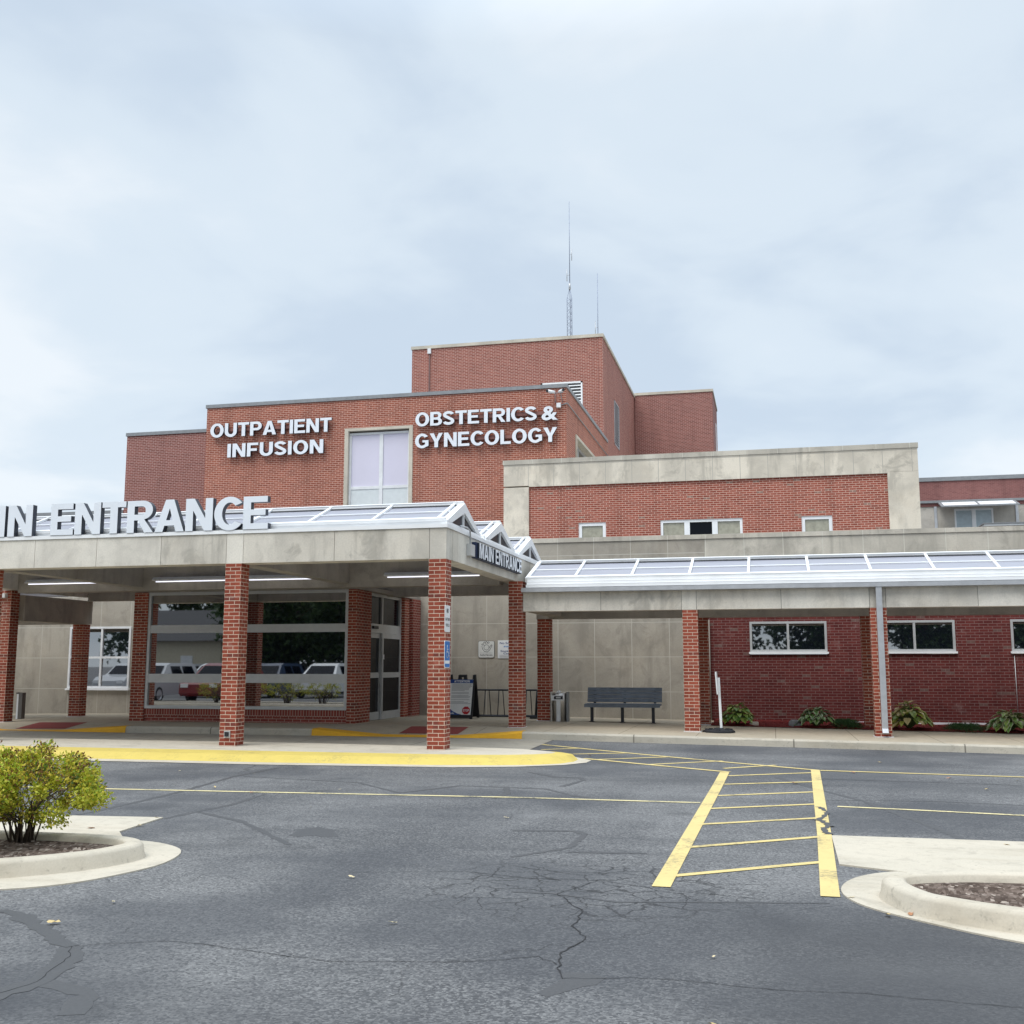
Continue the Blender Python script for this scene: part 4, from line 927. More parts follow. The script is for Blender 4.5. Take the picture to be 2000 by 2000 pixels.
m_.build('lattice', ANT, a1); MB().tube([(-8.612, 48, 18.9), (-8.612, 48, 19.2)], .05, 8).build('clamp', GALV, a1)
MB().tube([(-8.61, 48, 19.1), (-8.61, 48, 23.2)], .022, 6, r1=.012).build('whip', ANT, a1)
m_ = MB(); 
for x, z in ((-8.51, 20.59), (-8.74, 19.6)): m_.tube([(-8.61, 48, z), (x, 48, z)], .012, 5); m_.tube([(x, 48, z-.3), (x, 48, z+.3)], .018, 5)
m_.build('dipole', GALV, a1)
a2 = thing('radio_mast', 'shorter single whip antenna at the right end of the tower roof', 'antenna', (-7.32, 48, 15.45))
MB().tube([(-7.315, 48, 15.44), (-7.307, 48, 19.56)], .022, 6, r1=.014).build('whip', ANT, a2)
MB().tube([(-7.32, 48, 16.97), (-7.43, 48, 16.97)], .012, 5).tube([(-7.43, 48, 16.5), (-7.43, 48, 17.27)], .018, 5).build('dipole', GALV, a2)

# ---------------------------------------------------------------- small signs
def rrect(u0, u1, z0, z1, r, k=4):
    out = []
    for cx, cz, a0 in ((u1-r, z1-r, 0), (u0+r, z1-r, 90), (u0+r, z0+r, 180), (u1-r, z0+r, 270)):
        out += [(cx + r*math.cos(R(a0 + 90*i/k)), cz + r*math.sin(R(a0 + 90*i/k))) for i in range(k+1)]
    return out
def plate(parent, u0, u1, z0, z1, T, mat, r=.03, d0=0., d1=.01, name='plate'):
    P = rrect(u0, u1, z0, z1, r); a = [T(u, d0, z) for u, z in P]; b = Vector(T(0, d1, 0)) - Vector(T(0, d0, 0))
    return MB().prism(a, b).build(name, mat, parent)
def flat(T, pts, d): return [T(u, d, z) for u, z in pts]
def stroke(mb, T, pts, wd, d):
    P = [Vector((*p, 0)) for p in pts]
    for a, b in zip(P[:-1], P[1:]):
        t = (b - a).normalized() * wd * .5; n_ = Vector((-t.y, t.x, 0)); q = [a - t*.6 + n_, b + t*.6 + n_, b + t*.6 - n_, a - t*.6 - n_]
        mb.add([T(v.x, d, v.y) for v in q], [(0, 1, 2, 3)])
def disc(mb, T, cu, cz, r, d, n=20, r0=0):
    o = [T(cu + r*math.cos(2*math.pi*i/n), d, cz + r*math.sin(2*math.pi*i/n)) for i in range(n)]
    if r0:
        q = [T(cu + r0*math.cos(2*math.pi*i/n), d, cz + r0*math.sin(2*math.pi*i/n)) for i in range(n)]
        mb.add(o + q, [(i, (i+1) % n, n+(i+1) % n, n+i) for i in range(n)])
    else: mb.add(o, [tuple(range(n))])
TS = side_r(-5.443)
v1 = thing('parking_sign', 'white NO UNATTENDED VEHICLES sign on the right front column', 'sign', (-5.44, 18.1, 2.37))
plate(v1, 17.945, 18.25, 2.14, 2.60, TS, SIGNW, .025, .004, .012)
for t, z0, z1, a, b in (('NO', 2.47, 2.545, 18.04, 18.155), ('UNATTENDED', 2.335, 2.385, 17.965, 18.23), ('VEHICLES', 2.235, 2.285, 17.985, 18.21)): line_text(v1, t, a, b, z0, z1, TS, INK, d=.0135)
v2 = thing('accessible_parking_sign', 'blue wheelchair sign on the right front column below the white sign', 'sign', (-5.44, 18.1, 1.76))
plate(v2, 17.94, 18.255, 1.53, 1.995, TS, SIGNW, .03, .004, .010); plate(v2, 17.952, 18.243, 1.542, 1.983, TS, BLUE, .025, .0105, .0115, name='blue_face')
plate(v2, 17.965, 18.23, 1.60, 1.655, TS, SIGNW, .005, .012, .0125, name='white_band')
m_ = MB(); wc = 18.1
disc(m_, TS, wc - .01, 1.90, .02, .0130); stroke(m_, TS, [(wc-.01, 1.878), (wc-.005, 1.80), (wc+.05, 1.80), (wc+.075, 1.735), (wc+.095, 1.74)], .020, .0130)
stroke(m_, TS, [(wc-.008, 1.845), (wc+.045, 1.845)], .016, .0130)
pts = [(wc + .0 + .062*math.cos(R(a)), 1.765 + .062*math.sin(R(a))) for a in range(130, 371, 20)]; stroke(m_, TS, pts, .016, .0131)
m_.build('wheelchair_symbol', SIGNW, v2, fix=False)
TW = front(28.198)
v3 = thing('safe_haven_sign', 'square grey sign with an open hand outline reading Safe Haven on the stone wall', 'sign', (-7.38, 28.2, 2.0))
plate(v3, -7.605, -7.155, 1.77, 2.22, TW, INK, .05, 0, .012); plate(v3, -7.597, -7.163, 1.778, 2.212, TW, SIGNG, .045, .0125, .016, name='face')
m_ = MB(); cx, cz = -7.375, 2.05
disc(m_, TW, cx, cz-.005, .075, .0165, 24, .064)
for a in (150, 120, 95, 70):
    x1, z1 = cx + .095*math.cos(R(a)), cz + .095*math.sin(R(a)); x2, z2 = cx + .135*math.cos(R(a-4)), cz + .145*math.sin(R(a-4))
    o = [(x1-.022, z1), (x2-.022, z2-.01), (x2, z2+.012), (x2+.022, z2-.01), (x1+.022, z1)]; stroke(m_, TW, o, .011, .0165)
stroke(m_, TW, [(cx-.125, cz+.03), (cx-.105, cz-.05), (cx-.05, cz-.115), (cx+.03, cz-.125), (cx+.09, cz-.07), (cx+.155, cz+.045), (cx+.135, cz+.065), (cx+.075, cz-.01)], .012, .0165)
m_.build('hand_outline', INK, v3, fix=False)
line_text(v3, 'Safe Haven', -7.545, -7.215, 1.825, 1.872, TW, INK, bold=.014, d=.0165)
m_ = MB(); m_.add(flat(TW, [(-7.555, 1.893), (-7.205, 1.893), (-7.205, 1.903), (-7.555, 1.903)], .0165), [(0, 1, 2, 3)]); m_.build('fine_print', INKG, v3, fix=False)
v4 = thing('no_smoking_sign', 'white No Smoking campus sign partly hidden by the brick column', 'sign', (-6.75, 28.2, 2.0))
plate(v4, -7.065, -6.43, 1.757, 2.232, TW, SIGNW, .012, 0, .012)
for t, z0, z1, a, b, mt_ in (('No Smoking', 2.13, 2.185, -7.01, -6.49, INKB), ('mdh', 2.045, 2.10, -6.90, -6.60, BLUE), ('is a', 2.0, 2.025, -6.79, -6.71, INKB), ('Smoke-Free', 1.925, 1.972, -6.99, -6.50, INKB), ('Campus', 1.862, 1.91, -6.91, -6.58, INKB)): line_text(v4, t, a, b, z0, z1, TW, mt_, bold=.02, d=.0135)
m_ = MB()
for z in (1.835, 1.805, 1.782): m_.add(flat(TW, [(-7.02, z), (-6.48, z), (-6.48, z+.010), (-7.02, z+.010)], .0135), [(0, 1, 2, 3)])
m_.build('fine_print', INKG, v4, fix=False)

# A-frame board
af = thing('sandwich_board', 'black sandwich board with a blue headed ATTENTION poster and red STOP mark', 'sign board', (-7.6, 26.75, .25))
def lean(y0, z0, y1, z1, x0):
    d = Vector((0, y1-y0, z1-z0)); L_ = d.length; d /= L_; nrm = Vector((0, -d.z, d.y))
    return (lambda u, q, v: tuple(Vector((x0 + u, y0, z0)) + d*v + nrm*q)), L_
TF, LF = lean(26.42, .26, 26.74, 1.33, -7.965)
TB, LB = lean(27.12, .26, 26.78, 1.33, -7.965)
def board(T, L_, sgn):
    W_ = .685; m_ = MB(); th = .045
    def bx(u0, u1, v0, v1, q0=-.045, q1=0.):
        v = [T(u, q, vv) for q in (q0, q1) for u, vv in ((u0, v0), (u1, v0), (u1, v1), (u0, v1))]
        m_.add(v, [(0, 1, 2, 3), (4, 5, 6, 7), (0, 1, 5, 4), (1, 2, 6, 5), (2, 3, 7, 6), (3, 0, 4, 7)])
    bx(0, .07, 0, L_); bx(W_-.07, W_, 0, L_); bx(.07, W_-.07, .03, L_-.13); bx(.24, .30, L_-.13, L_); bx(.385, .445, L_-.13, L_); bx(.30, .385, L_-.045, L_)
    m_.build('panel', BLACK, af)
board(TF, LF, 1); board(TB, LB, 1)
TFp = lambda u, d, z: TF(u, d, z)
m_ = MB(); m_.add(flat(TFp, [(.045, .10), (.64, .10), (.64, 1.0), (.045, 1.0)], .004), [(0, 1, 2, 3)]); po = m_.build('poster', plain('poster_paper', (.85, .85, .83), .4, noise=.05), af, fix=False)
m_ = MB(); m_.add(flat(TFp, [(.045, .905), (.64, .905), (.64, 1.0), (.045, 1.0)], .006), [(0, 1, 2, 3)]); m_.build('blue_header', plain('poster_blue', (.02, .07, .27), .4), po, fix=False); m_ = MB(); m_.add(flat(TFp, [(.045, .10), (.42, .10), (.30, .13), (.17, .19), (.045, .30)], .006), [(0, 1, 2, 3, 4)]); m_.build('blue_corner', plain('poster_blue', (.02, .07, .27), .4), po, fix=False)
line_text(po, 'ATTENTION', .145, .55, .922, .982, TFp, SIGNW, bold=.02, d=.008)
m_ = MB(); rs = random.Random(2); v = .865
while v > .36:
    ln = rs.choice((.50, .52, .48, .34, .45)); 
    m_.add(flat(TFp, [(.10, v), (.10 + ln, v), (.10 + ln, v+.011), (.10, v+.011)], .006), [(0, 1, 2, 3)]); v -= rs.choice((.026, .026, .026, .05))
m_.build('fine_print', INKG, po, fix=False)
m_ = MB(); m_.add([TFp(.515 + .105*math.cos(R(22.5+45*i)), .007, .21 + .105*math.sin(R(22.5+45*i))) for i in range(8)], [tuple(range(8))]); m_.build('stop_octagon', RED, po, fix=False)
line_text(po, 'STOP', .435, .595, .18, .24, TFp, SIGNW, bold=.03, d=.009); line_text(po, 'mdh', .075, .21, .118, .155, TFp, SIGNW, bold=.03, d=.009)

# bike rack, bench, ash bins
bk = thing('bike_rack', 'black steel bicycle rack behind the sandwich board', 'bike rack', (-6.6, 27.3, .25))
m_ = MB()
for z in (.30, .95):
    for y in (27.15, 27.5) if z < .5 else (27.3,): m_.tube([(-8.3, y, z), (-5.72, y, z)], .024, 7)
x = -8.25
while x < -5.7:
    for dx in (0, .10): m_.tube([(x+dx, 27.15 if dx == 0 else 27.5, .30), (x+dx, 27.3, .95)], .012, 5)
    x += .36
m_.build('rack_frame', BLACKM, bk)
for x in (-5.80, -8.2):
    m_ = MB(); m_.tube([(x, 27.3, .97), (x-.05, 27.3, .30)], .034, 7); m_.box(x-.14, x+.1, 26.98, 27.62, .25, .29); m_.build('leg', BLACKM, bk)
bn = thing('park_bench', 'blue grey slatted bench on three black legs against the stone wall', 'bench', (-3.5, 26.5, .24))
bx0, bx1 = -4.40, -2.60
m_ = MB()
for i in range(4): m_.box(bx0, bx1, 26.02 + i*.118, 26.02 + i*.118 + .105, .625 + (i == 0) * -.012, .668 + (i == 0) * -.012)
m_.box(bx0, bx1, 26.005, 26.018, .585, .66); m_.build('seat', BENCH, bn)
m_ = MB()
for i in range(4):
    z = .70 + i*.088; y = 26.52 + i*.022; m_.prism([(bx0, y, z), (bx0, y+.02, z+.078), (bx0, y+.058, z+.068), (bx0, y+.04, z-.008)], (bx1-bx0, 0, 0))
m_.build('backrest', BENCH, bn)
for x in (-4.23, -3.50, -2.77):
    m_ = MB(); m_.box(x-.035, x+.035, 26.12, 26.19, swz(x)-.005, .60); m_.box(x-.035, x+.035, 26.08, 26.56, .575, .623); m_.prism([(x-.03, 26.56, .58), (x-.03, 26.60, .58), (x-.03, 26.70, 1.02), (x-.03, 26.665, 1.02)], (.06, 0, 0)); m_.box(x-.06, x+.06, 26.08, 26.24, swz(x)-.004, swz(x)+.01)
    m_.build('leg', BLACKM, bn)
def ash_bin(x, y, z, label):
    t = thing('ash_bin', label, 'bin', (x, y, z), 'ash bins under the canopies')
    MB().lathe((x, y, z), [(0, .0), (.17, .0), (.17, .66), (.165, .675), (.12, .68), (0, .68)], 20).build('cylinder', STEEL, t)
    MB().box(x-.21, x-.175, y-.10, y+.12, z, z+.70).build('side_panel', STEEL, t); MB().box(x+.175, x+.21, y-.10, y+.12, z, z+.70).build('side_panel', GREYM, t)
    MB().box(x-.045, x+.045, y-.215, y-.165, z+.01, z+.56).build('ash_column', WHITE_D, t)
    m_ = MB(); m_.box(x-.17, x+.12, y-.225, y-.205, z+.50, z+.62); o = m_.build('sign_plate', SIGNW, t)
    MB().box(x-.10, x+.11, y-.232, y-.226, z+.53, z+.60).build('black_panel', INK, o); MB().box(x-.05, x+.06, y-.237, y-.233, z+.555, z+.575).build('white_label', SIGNW, o)
    m_ = MB(); m_.add([(x-.06, y-.15, z+.68), (x+.03, y-.16, z+.68), (x+.05, y-.05, z+.70), (x, y-.10, z+.745), (x-.05, y-.09, z+.72)], [(0, 1, 3), (1, 2, 3), (2, 4, 3), (4, 0, 3)]); m_.build('crumpled_paper', SIGNW, t)
ash_bin(-4.98, 26.0, .245, 'round steel ash bin between brick column and bench')
tb = thing('litter_bin', 'narrow steel litter bin by the stone wall at the far left', 'bin', (-18.95, 24.95, .2))
MB().box(-19.04, -18.93, 24.88, 25.02, .19, .87).build('body', plain('taupe_panel', (.12, .11, .10), .5), tb); MB().box(-19.10, -19.043, 24.89, 25.01, .19, .84).build('panel', WHITE_D, tb); MB().box(-19.11, -19.043, 24.87, 25.02, .843, .875).build('lid', BLACK, tb)
# portable sign post seen edge-on
ps = thing('portable_sign', 'white portable sign seen edge on, standing in a black rubber base', 'sign', (-1.12, 23.35, .2))
zb = swz(-1.1)
m_ = MB(); m_.lathe((-1.12, 23.32, zb), [(.33, 0), (.33, .035), (.28, .06), (.10, .075), (.09, .095), (0, .095)], 8, smooth=False); m_.build('base', RUBBER, ps)
m_ = MB()
for i in range(8): a = R(45*i); m_.box(-1.12 + .24*math.cos(a) - .04, -1.12 + .24*math.cos(a) + .04, 23.32 + .24*math.sin(a) - .04, 23.32 + .24*math.sin(a) + .04, zb+.05, zb+.078)
m_.build('base_lug', RUBBER, ps)
v = MB().prism([(-1.095, 23.29, zb+.09), (-1.045, 23.29, zb+.09), (-1.075, 23.29, 1.32), (-1.125, 23.29, 1.32)], (0, .05, 0)); v.build('post', SIGNW, ps)
v = MB().prism([(-1.132, 23.05, .98), (-1.113, 23.05, .98), (-1.135, 23.05, 1.44), (-1.16, 23.05, 1.44)], (0, .45, 0)); v.build('sign_panel', SIGNW, ps)
ob = thing('outlet_box', 'small weatherproof outlet box low on the left front column', 'outlet', (-9.478, 18.03, .36))
MB().box(-9.535, -9.42, 18.005, 18.028, .30, .42).build('plate', SILVER, ob); MB().box(-9.515, -9.44, 17.985, 18.004, .32, .40).build('cover', BLACK, ob)
lc = thing('wall_lamp', 'small white fitting high on the left brick column at the edge of the picture', 'lamp', (-18.16, 23.2, 3.2)); MB().box(-18.44, -18.24, 23.10, 23.198, 3.22, 3.32).build('housing', WHITE, lc)

# ---------------------------------------------------------------- plants
def leaf_mat(name, rough=.5, trans=.25):
    m = NT(name); a = m.new('VertexColor', {'layer_name': 'tint'}).outputs[0]
    m.P(Base_Color=a, Roughness=rough, Specular_IOR_Level=.4)
    tr = m.new('BsdfTranslucent', Color=a); mx = m.new('MixShader', i0=trans)
    m.t.links.new(m.b.outputs[0], mx.inputs[1]); m.t.links.new(tr.outputs[0], mx.inputs[2]); m.t.links.new(mx.outputs[0], m.n['Material Output'].inputs[0]); return m.mat
LEAF = leaf_mat('leaf'); LEAFG = leaf_mat('glossy_leaf', .35, .15)
BARK = plain('bark', (.10, .075, .055), .9, noise=.3, nscale=30)
def rv(rs): 
    while True:
        v = Vector((rs.uniform(-1, 1), rs.uniform(-1, 1), rs.uniform(-1, 1)))
        if .01 < v.length < 1: return v.normalized()
def leaf(mb, p, d, up, L_, W_, col, fold=.25):
    d = d.normalized(); s = d.cross(up)
    if s.length < .05: s = d.cross(Vector((1, 0, 0)))
    s.normalize(); n_ = s.cross(d)
    a, b, c, e = p, p + d*L_*.5 + s*W_*.5 + n_*W_*fold, p + d*L_, p + d*L_*.5 - s*W_*.5 + n_*W_*fold
    mb.add([a, b, c, e], [(0, 1, 2), (0, 2, 3)], 0, False, col)
def shrub(cx, cy, zb, rx, ry, z0, z1, seed, label, n=5200):
    rs = random.Random(seed)
    t = thing('deciduous_shrub', label, 'shrub', (cx, cy, zb), 'shrubs in the left planting island')
    st = MB(); tips = []; cz = (z0 + z1) / 2; hz = (z1 - z0) / 2
    for i in range(30):
        a = rs.uniform(0, 2*math.pi); r0 = rs.uniform(.02, .12); b = Vector((cx + r0*math.cos(a), cy + r0*math.sin(a), zb - .02))
        e = Vector((cx + rx*rs.uniform(.15, .9)*math.cos(a), cy + ry*rs.uniform(.15, .9)*math.sin(a), z0 + (z1 - z0)*rs.uniform(.25, .8)))
        m1 = b.lerp(e, .38) + Vector((-.07*math.cos(a), -.07*math.sin(a), .05)) + rv(rs)*.02; m2 = b.lerp(e, .7) + rv(rs)*.03
        st.tube([b, m1, m2, e], .0125*rs.uniform(.6, 1.1), 5, r1=.003); tips += [m2, e]
        for q in range(4):
            s0 = m1.lerp(e, rs.uniform(.15, .95)); s1 = s0 + (rv(rs) + Vector((math.cos(a)*.5, math.sin(a)*.5, .7)))*.13; st.tube([s0, s1], .004, 4, r1=.0015, cap=False)
    st.build('stem', BARK, t)
    lv = MB(); cl = []
    for i in range(150):
        d = rv(rs); k = rs.uniform(.62, 1.02) ** .6
        if d.z < -.35 and rs.random() < .55: d.z *= -.6
        bump = 1 + .13*math.sin(d.x*5 + seed) * math.cos(d.y*4 + 1) + rs.uniform(-.10, .08)
        cl.append((Vector((cx + rx*d.x*k*bump, cy + ry*d.y*k*bump, cz + hz*d.z*k*bump)), rs.random(), rs.uniform(.05, .12)))
    pal = [((.35, .39, .028), (.54, .53, .05)), ((.23, .36, .03), (.39, .49, .045)), ((.60, .52, .055), (.72, .60, .09)), ((.16, .085, .03), (.28, .14, .05)), ((.07, .12, .015), (.12, .18, .025))]
    for i in range(n):
        c, tt, rad = cl[int(rs.random()*len(cl))]
        p = c + rv(rs)*rad*rs.random()**.4
        h = (p.z - z0) / (z1 - z0); w = tt + rs.uniform(-.25, .25)
        j = 0 if w < .42 else 1 if w < .62 else 2 if w < .80 else 3 if w < .95 else 4
        if h > .75 and rs.random() < .18: j = 3
        if rs.random() < .12: j = 2
        a, b = pal[j]; f_ = rs.random(); col = tuple(x + (y - x)*f_ for x, y in zip(a, b))
        d = (p - Vector((cx, cy, cz - hz*.4))).normalized()*.6 + rv(rs)*.8 + Vector((0, 0, .25))
        leaf(lv, p, d, rv(rs), rs.uniform(.026, .042), rs.uniform(.015, .024), col)
    for i in range(420):                                              # sprays at the outline
        c = cl[int(rs.random()*len(cl))][0]; d0 = (c - Vector((cx, cy, cz))).normalized(); tip = c + (d0 + rv(rs)*.5)*rs.uniform(.02, .09)
        for q in range(4):
            p = c.lerp(tip, .3 + .22*q); j = rs.choice((0, 1, 1, 2, 3)); a, b = pal[j]; f_ = rs.random()
            leaf(lv, p, d0 + rv(rs)*.8, rv(rs), rs.uniform(.022, .038), rs.uniform(.012, .02), tuple(x + (y - x)*f_ for x, y in zip(a, b)))
    lv.build('foliage', LEAF, t, fix=False); return t
shrub(-6.24, 8.33, .10, .70, .54, .25, .82, 4, 'yellow green shrub with bare lower stems at the tip of the left planting island', 17000)
shrub(-6.50, 7.70, .10, .52, .42, .22, .86, 9, 'greener shrub cut by the left edge of the picture', 6000)
for i, (x, s) in enumerate(((-17.0, 12), (-18.5, 14), (-20.0, 17), (-21.5, 19))):
    shrub(x, 7.7, .10, .75, .55, .25, .98, s, 'clipped shrub mirrored in the storefront glass', 1800)

def hosta(name, x, y, r, h, pal, seed, label, nl=110, lw=.06, edge=None):
    rs = random.Random(seed); z = swz(x) + .03; t = thing(name, label, 'plant', (x, y, z), 'plants in the bed by the brick wall'); lv = MB(); st = MB()
    for i in range(nl):
        a = rs.uniform(0, 2*math.pi); k = math.sqrt(rs.random()); out = Vector((math.cos(a), math.sin(a), 0)); L_ = rs.uniform(.13, .20)*r/.4
        base = Vector((x, y, z)); q = base + out*r*k*.85 + Vector((0, 0, 1.15*h*(1.0 - .7*k*k)*rs.uniform(.8, 1.0)))
        st.tube([base, base.lerp(q, .5) + Vector((0, 0, .06)), q], .006, 4, cap=False)
        d = (out*(.5 + k) + Vector((0, 0, .45 - k*.95)) + rv(rs)*.25).normalized(); s_ = d.cross(Vector((0, 0, 1))).normalized(); nn = s_.cross(d); W_ = lw*rs.uniform(.8, 1.2)*r/.4
        a_, b_ = rs.choice(pal); f_ = rs.random(); col = tuple(u + (v - u)*f_ for u, v in zip(a_, b_))
        droop = Vector((0, 0, -.35))
        sp = [(0, .25), (.2, .85), (.45, 1.), (.7, .75), (.9, .3), (1., .02)]; ctr = []; lf_ = []; rt_ = []
        for t_, wf in sp:
            c = q + d*L_*t_ + droop*L_*t_*t_; ctr.append(c); lf_.append(c + s_*W_*wf + nn*W_*.28*wf); rt_.append(c - s_*W_*wf + nn*W_*.28*wf)
        m_ = len(sp)
        for i2 in range(m_-1):
            for sd in (lf_, rt_):
                if edge:
                    e0, e1 = ctr[i2].lerp(sd[i2], .72), ctr[i2+1].lerp(sd[i2+1], .72)
                    lv.add([ctr[i2], ctr[i2+1], e1, e0], [(0, 1, 2, 3)], 0, True, col); lv.add([e0, e1, sd[i2+1], sd[i2]], [(0, 1, 2, 3)], 0, True, edge)
                else: lv.add([ctr[i2], ctr[i2+1], sd[i2+1], sd[i2]], [(0, 1, 2, 3)], 0, True, col)
    lv.build('foliage', LEAFG, t, fix=False); st.build('stem', plain('hosta_stem', (.12, .16, .05), .6), t)
GR = [((.09, .21, .04), (.17, .32, .06)), ((.18, .32, .055), (.32, .45, .08))]; YG = [((.36, .37, .06), (.50, .48, .10)), ((.16, .24, .04), (.27, .33, .06)), ((.52, .42, .17), (.62, .52, .26))]
hosta('hosta', -.82, 26.12, .36, .42, GR + [((.26, .30, .05), (.34, .36, .08))], 1, 'mid green hosta with a few yellowed leaves beside the portable sign')
hosta('hosta', .93, 26.0, .40, .36, GR[:1] + [((.05, .10, .025), (.09, .15, .04))], 2, 'hosta with cream edged green leaves right of the grey stone', 120, .055, (.40, .42, .24))
hosta('hosta', 2.92, 26.05, .46, .50, YG, 3, 'large yellowing hosta just right of the downspout column', 140)
hosta('hosta', 5.0, 26.0, .45, .38, GR + [((.20, .24, .06), (.30, .32, .12))], 5, 'cream edged hosta at the right edge of the bed', 120, .058, (.42, .40, .24))
hosta('hosta', 7.3, 26.0, .42, .38, GR, 6, 'dark hosta beyond the right edge of the picture', 30)
def fern(x, y, r, h, seed, label):
    rs = random.Random(seed); z = swz(x) + .03; t = thing('feathery_plant', label, 'plant', (x, y, z), 'plants in the bed by the brick wall'); lv = MB()
    for i in range(240):
        a = rs.uniform(0, 2*math.pi); el = rs.uniform(.15, 1.35); d = Vector((math.cos(a)*math.cos(el), math.sin(a)*math.cos(el), math.sin(el)*h/r)); base = Vector((x, y, z)) + Vector((math.cos(a), math.sin(a), 0))*r*.3*rs.random()
        for q in range(16):
            p = base + d*r*(.25 + .05*q) + Vector((0, 0, -.012*q*q*.05)); f_ = rs.random(); col = (.028 + .03*f_, .075 + .05*f_, .022 + .012*f_)
            leaf(lv, p, d + rv(rs)*1.0, rv(rs), .05, .010, col, .1)
    lv.build('foliage', LEAF, t, fix=False)
fern(1.55, 26.0, .36, .30, 3, 'feathery dark green plant beside the rear downspout column')
fern(4.08, 26.05, .48, .26, 4, 'low feathery green mound between two hostas')
STONE = plain('grey_stone', (.22, .22, .22), .85, noise=.25, nscale=9); STONE_P = plain('pale_stone', (.45, .38, .31), .85, noise=.25, nscale=9)
def rock(x, y, rx, ry, h, mat, seed, label):
    rs = random.Random(seed); bm = bmesh.new(); bmesh.ops.create_icosphere(bm, subdivisions=3, radius=1)
    for v in bm.verts:
        k = 1 + .10*math.sin(v.co.x*3.1 + seed) + .08*math.sin(v.co.y*4.3 + seed*2) + rs.uniform(-.015, .015); v.co = Vector((max(-.86, min(.86, v.co.x*k))*rx, max(-.86, min(.86, v.co.y*k))*ry, max(-.3, min(.82, v.co.z*k))*h))
    me = bpy.data.meshes.new('garden_stone'); bm.to_mesh(me); bm.free()
    for p in me.polygons: p.use_smooth = True
    me.materials.append(mat); o = bpy.data.objects.new('garden_stone', me); COL.objects.link(o); o.location = (x, y, swz(x) + .03); tag(o, label, 'stone')
rock(.46, 26.0, .17, .13, .17, STONE, 2, 'grey block of stone at the foot of the brick wall by a hosta')
rock(-.45, 25.95, .12, .1, .10, STONE_P, 5, 'pale stone lying beside the hosta nearest the portable sign')
# fallen leaves
LFM = [plain('dry_leaf', c, .7, noise=.2, nscale=60) for c in ((.55, .42, .20), (.42, .20, .10), (.62, .52, .32))]
def fallen_mesh(k):
    rs = random.Random(k + 40); mb = MB(); n = 7; P_ = [(.5, 0), (.30, .22), (.12, .16), (-.1, .3), (-.4, .14), (-.5, 0), (-.38, -.16), (-.1, -.27), (.1, -.15), (.3, -.2)]
    rim = [(x, y, .12*abs(y) + .05 + rs.uniform(-.03, .09)) for x, y in P_]; m_ = len(rim)
    mb.add(rim + [(0, 0, .03)], [(i, (i+1) % m_, m_) for i in range(m_)], 0); return mb
LP = [(-6.24, 10.42, 2), (-6.1, 9.89, 0), (-6.45, 9.6, 1), (-7.07, 13.16, 0), (-6.33, 12.73, 1), (-.36, 6.24, 2), (.80, 7.55, 1), (.66, 7.5, 0), (2.35, 16.55, 1), (1.95, 10.59, 0), (1.64, 18.88, 0), (.24, 15.34, 1), (-3.08, 18.7, 1), (-2.73, 11.26, 2),
      (-4.32, 6.72, 2), (-4.33, 6.11, 0), (-8.66, 15.04, 2), (-7.52, 16.27, 2), (-2.31, 6.59, 2), (-.30, 5.10, 0), (.47, 8.0, 2), (-5.05, 11.6, 2), (-3.9, 14.9, 2), (-5.4, 13.3, 2), (2.6, 15.2, 0), (3.2, 16.4, 2), (1.1, 17.0, 1), (-3.1, 7.9, 2)]
proto = {}
rs = random.Random(77)
for i, (x, y, k) in enumerate(LP):
    if k not in proto: o = fallen_mesh(k).build('fallen_leaf', LFM[k], fix=False); proto[k] = o
    else: o = proto[k].copy(); COL.objects.link(o)
    s = rs.uniform(.05, .085) * (1.25 if k == 1 else .75 if k == 2 else 1); o.scale = (s, s*rs.uniform(.7, 1.1), s); o.rotation_euler = (rs.uniform(-.2, .2), rs.uniform(-.2, .2), rs.uniform(0, 6.28)); o.location = (x, y, gz(x, y) + .012)
    tag(o, 'small dry fallen leaf lying loose on the paving of the lot', 'leaf', 'fallen leaves scattered on the lot')

# ---------------------------------------------------------------- what stands behind the camera and shows in the glass
LEAFT = leaf_mat('tree_leaf', .55, .2)
def tree(x, y, h, r, seed):
    rs = random.Random(seed); t = thing('street_tree', 'broad dark green tree mirrored in the storefront glass', 'tree', (x, y, 0), 'trees across the lot seen in the glass')
    tr = MB(); tr.tube([(x, y, -.1), (x+.1, y, h*.25), (x, y+.1, h*.45), (x-.1, y, h*.8)], .28, 9, r1=.06)
    for i in range(9):
        a = rs.uniform(0, 6.28); z = h*rs.uniform(.28, .55); tr.tube([(x, y, z), (x + r*.4*math.cos(a), y + r*.4*math.sin(a), z + h*.14), (x + r*.8*math.cos(a), y + r*.8*math.sin(a), z + h*.22)], .09, 6, r1=.02)
    tr.build('trunk', BARK, t); lv = MB(); C_ = []
    for i in range(70):
        d = rv(rs); k = rs.uniform(.4, 1.) ; C_.append(Vector((x + r*d.x*k, y + r*d.y*k, h*.5 + h*.5*d.z*k)))
    for i in range(6500):
        c = C_[i % 70]; p = c + rv(rs)*r*.26*rs.random()**.5; f_ = rs.random(); leaf(lv, p, rv(rs), rv(rs), .40, .27, (.020 + .035*f_, .045 + .055*f_, .014 + .012*f_))
    lv.build('crown', LEAFT, t, fix=False); return t
T0 = tree(-30, -16, 10, 4.2, 1)
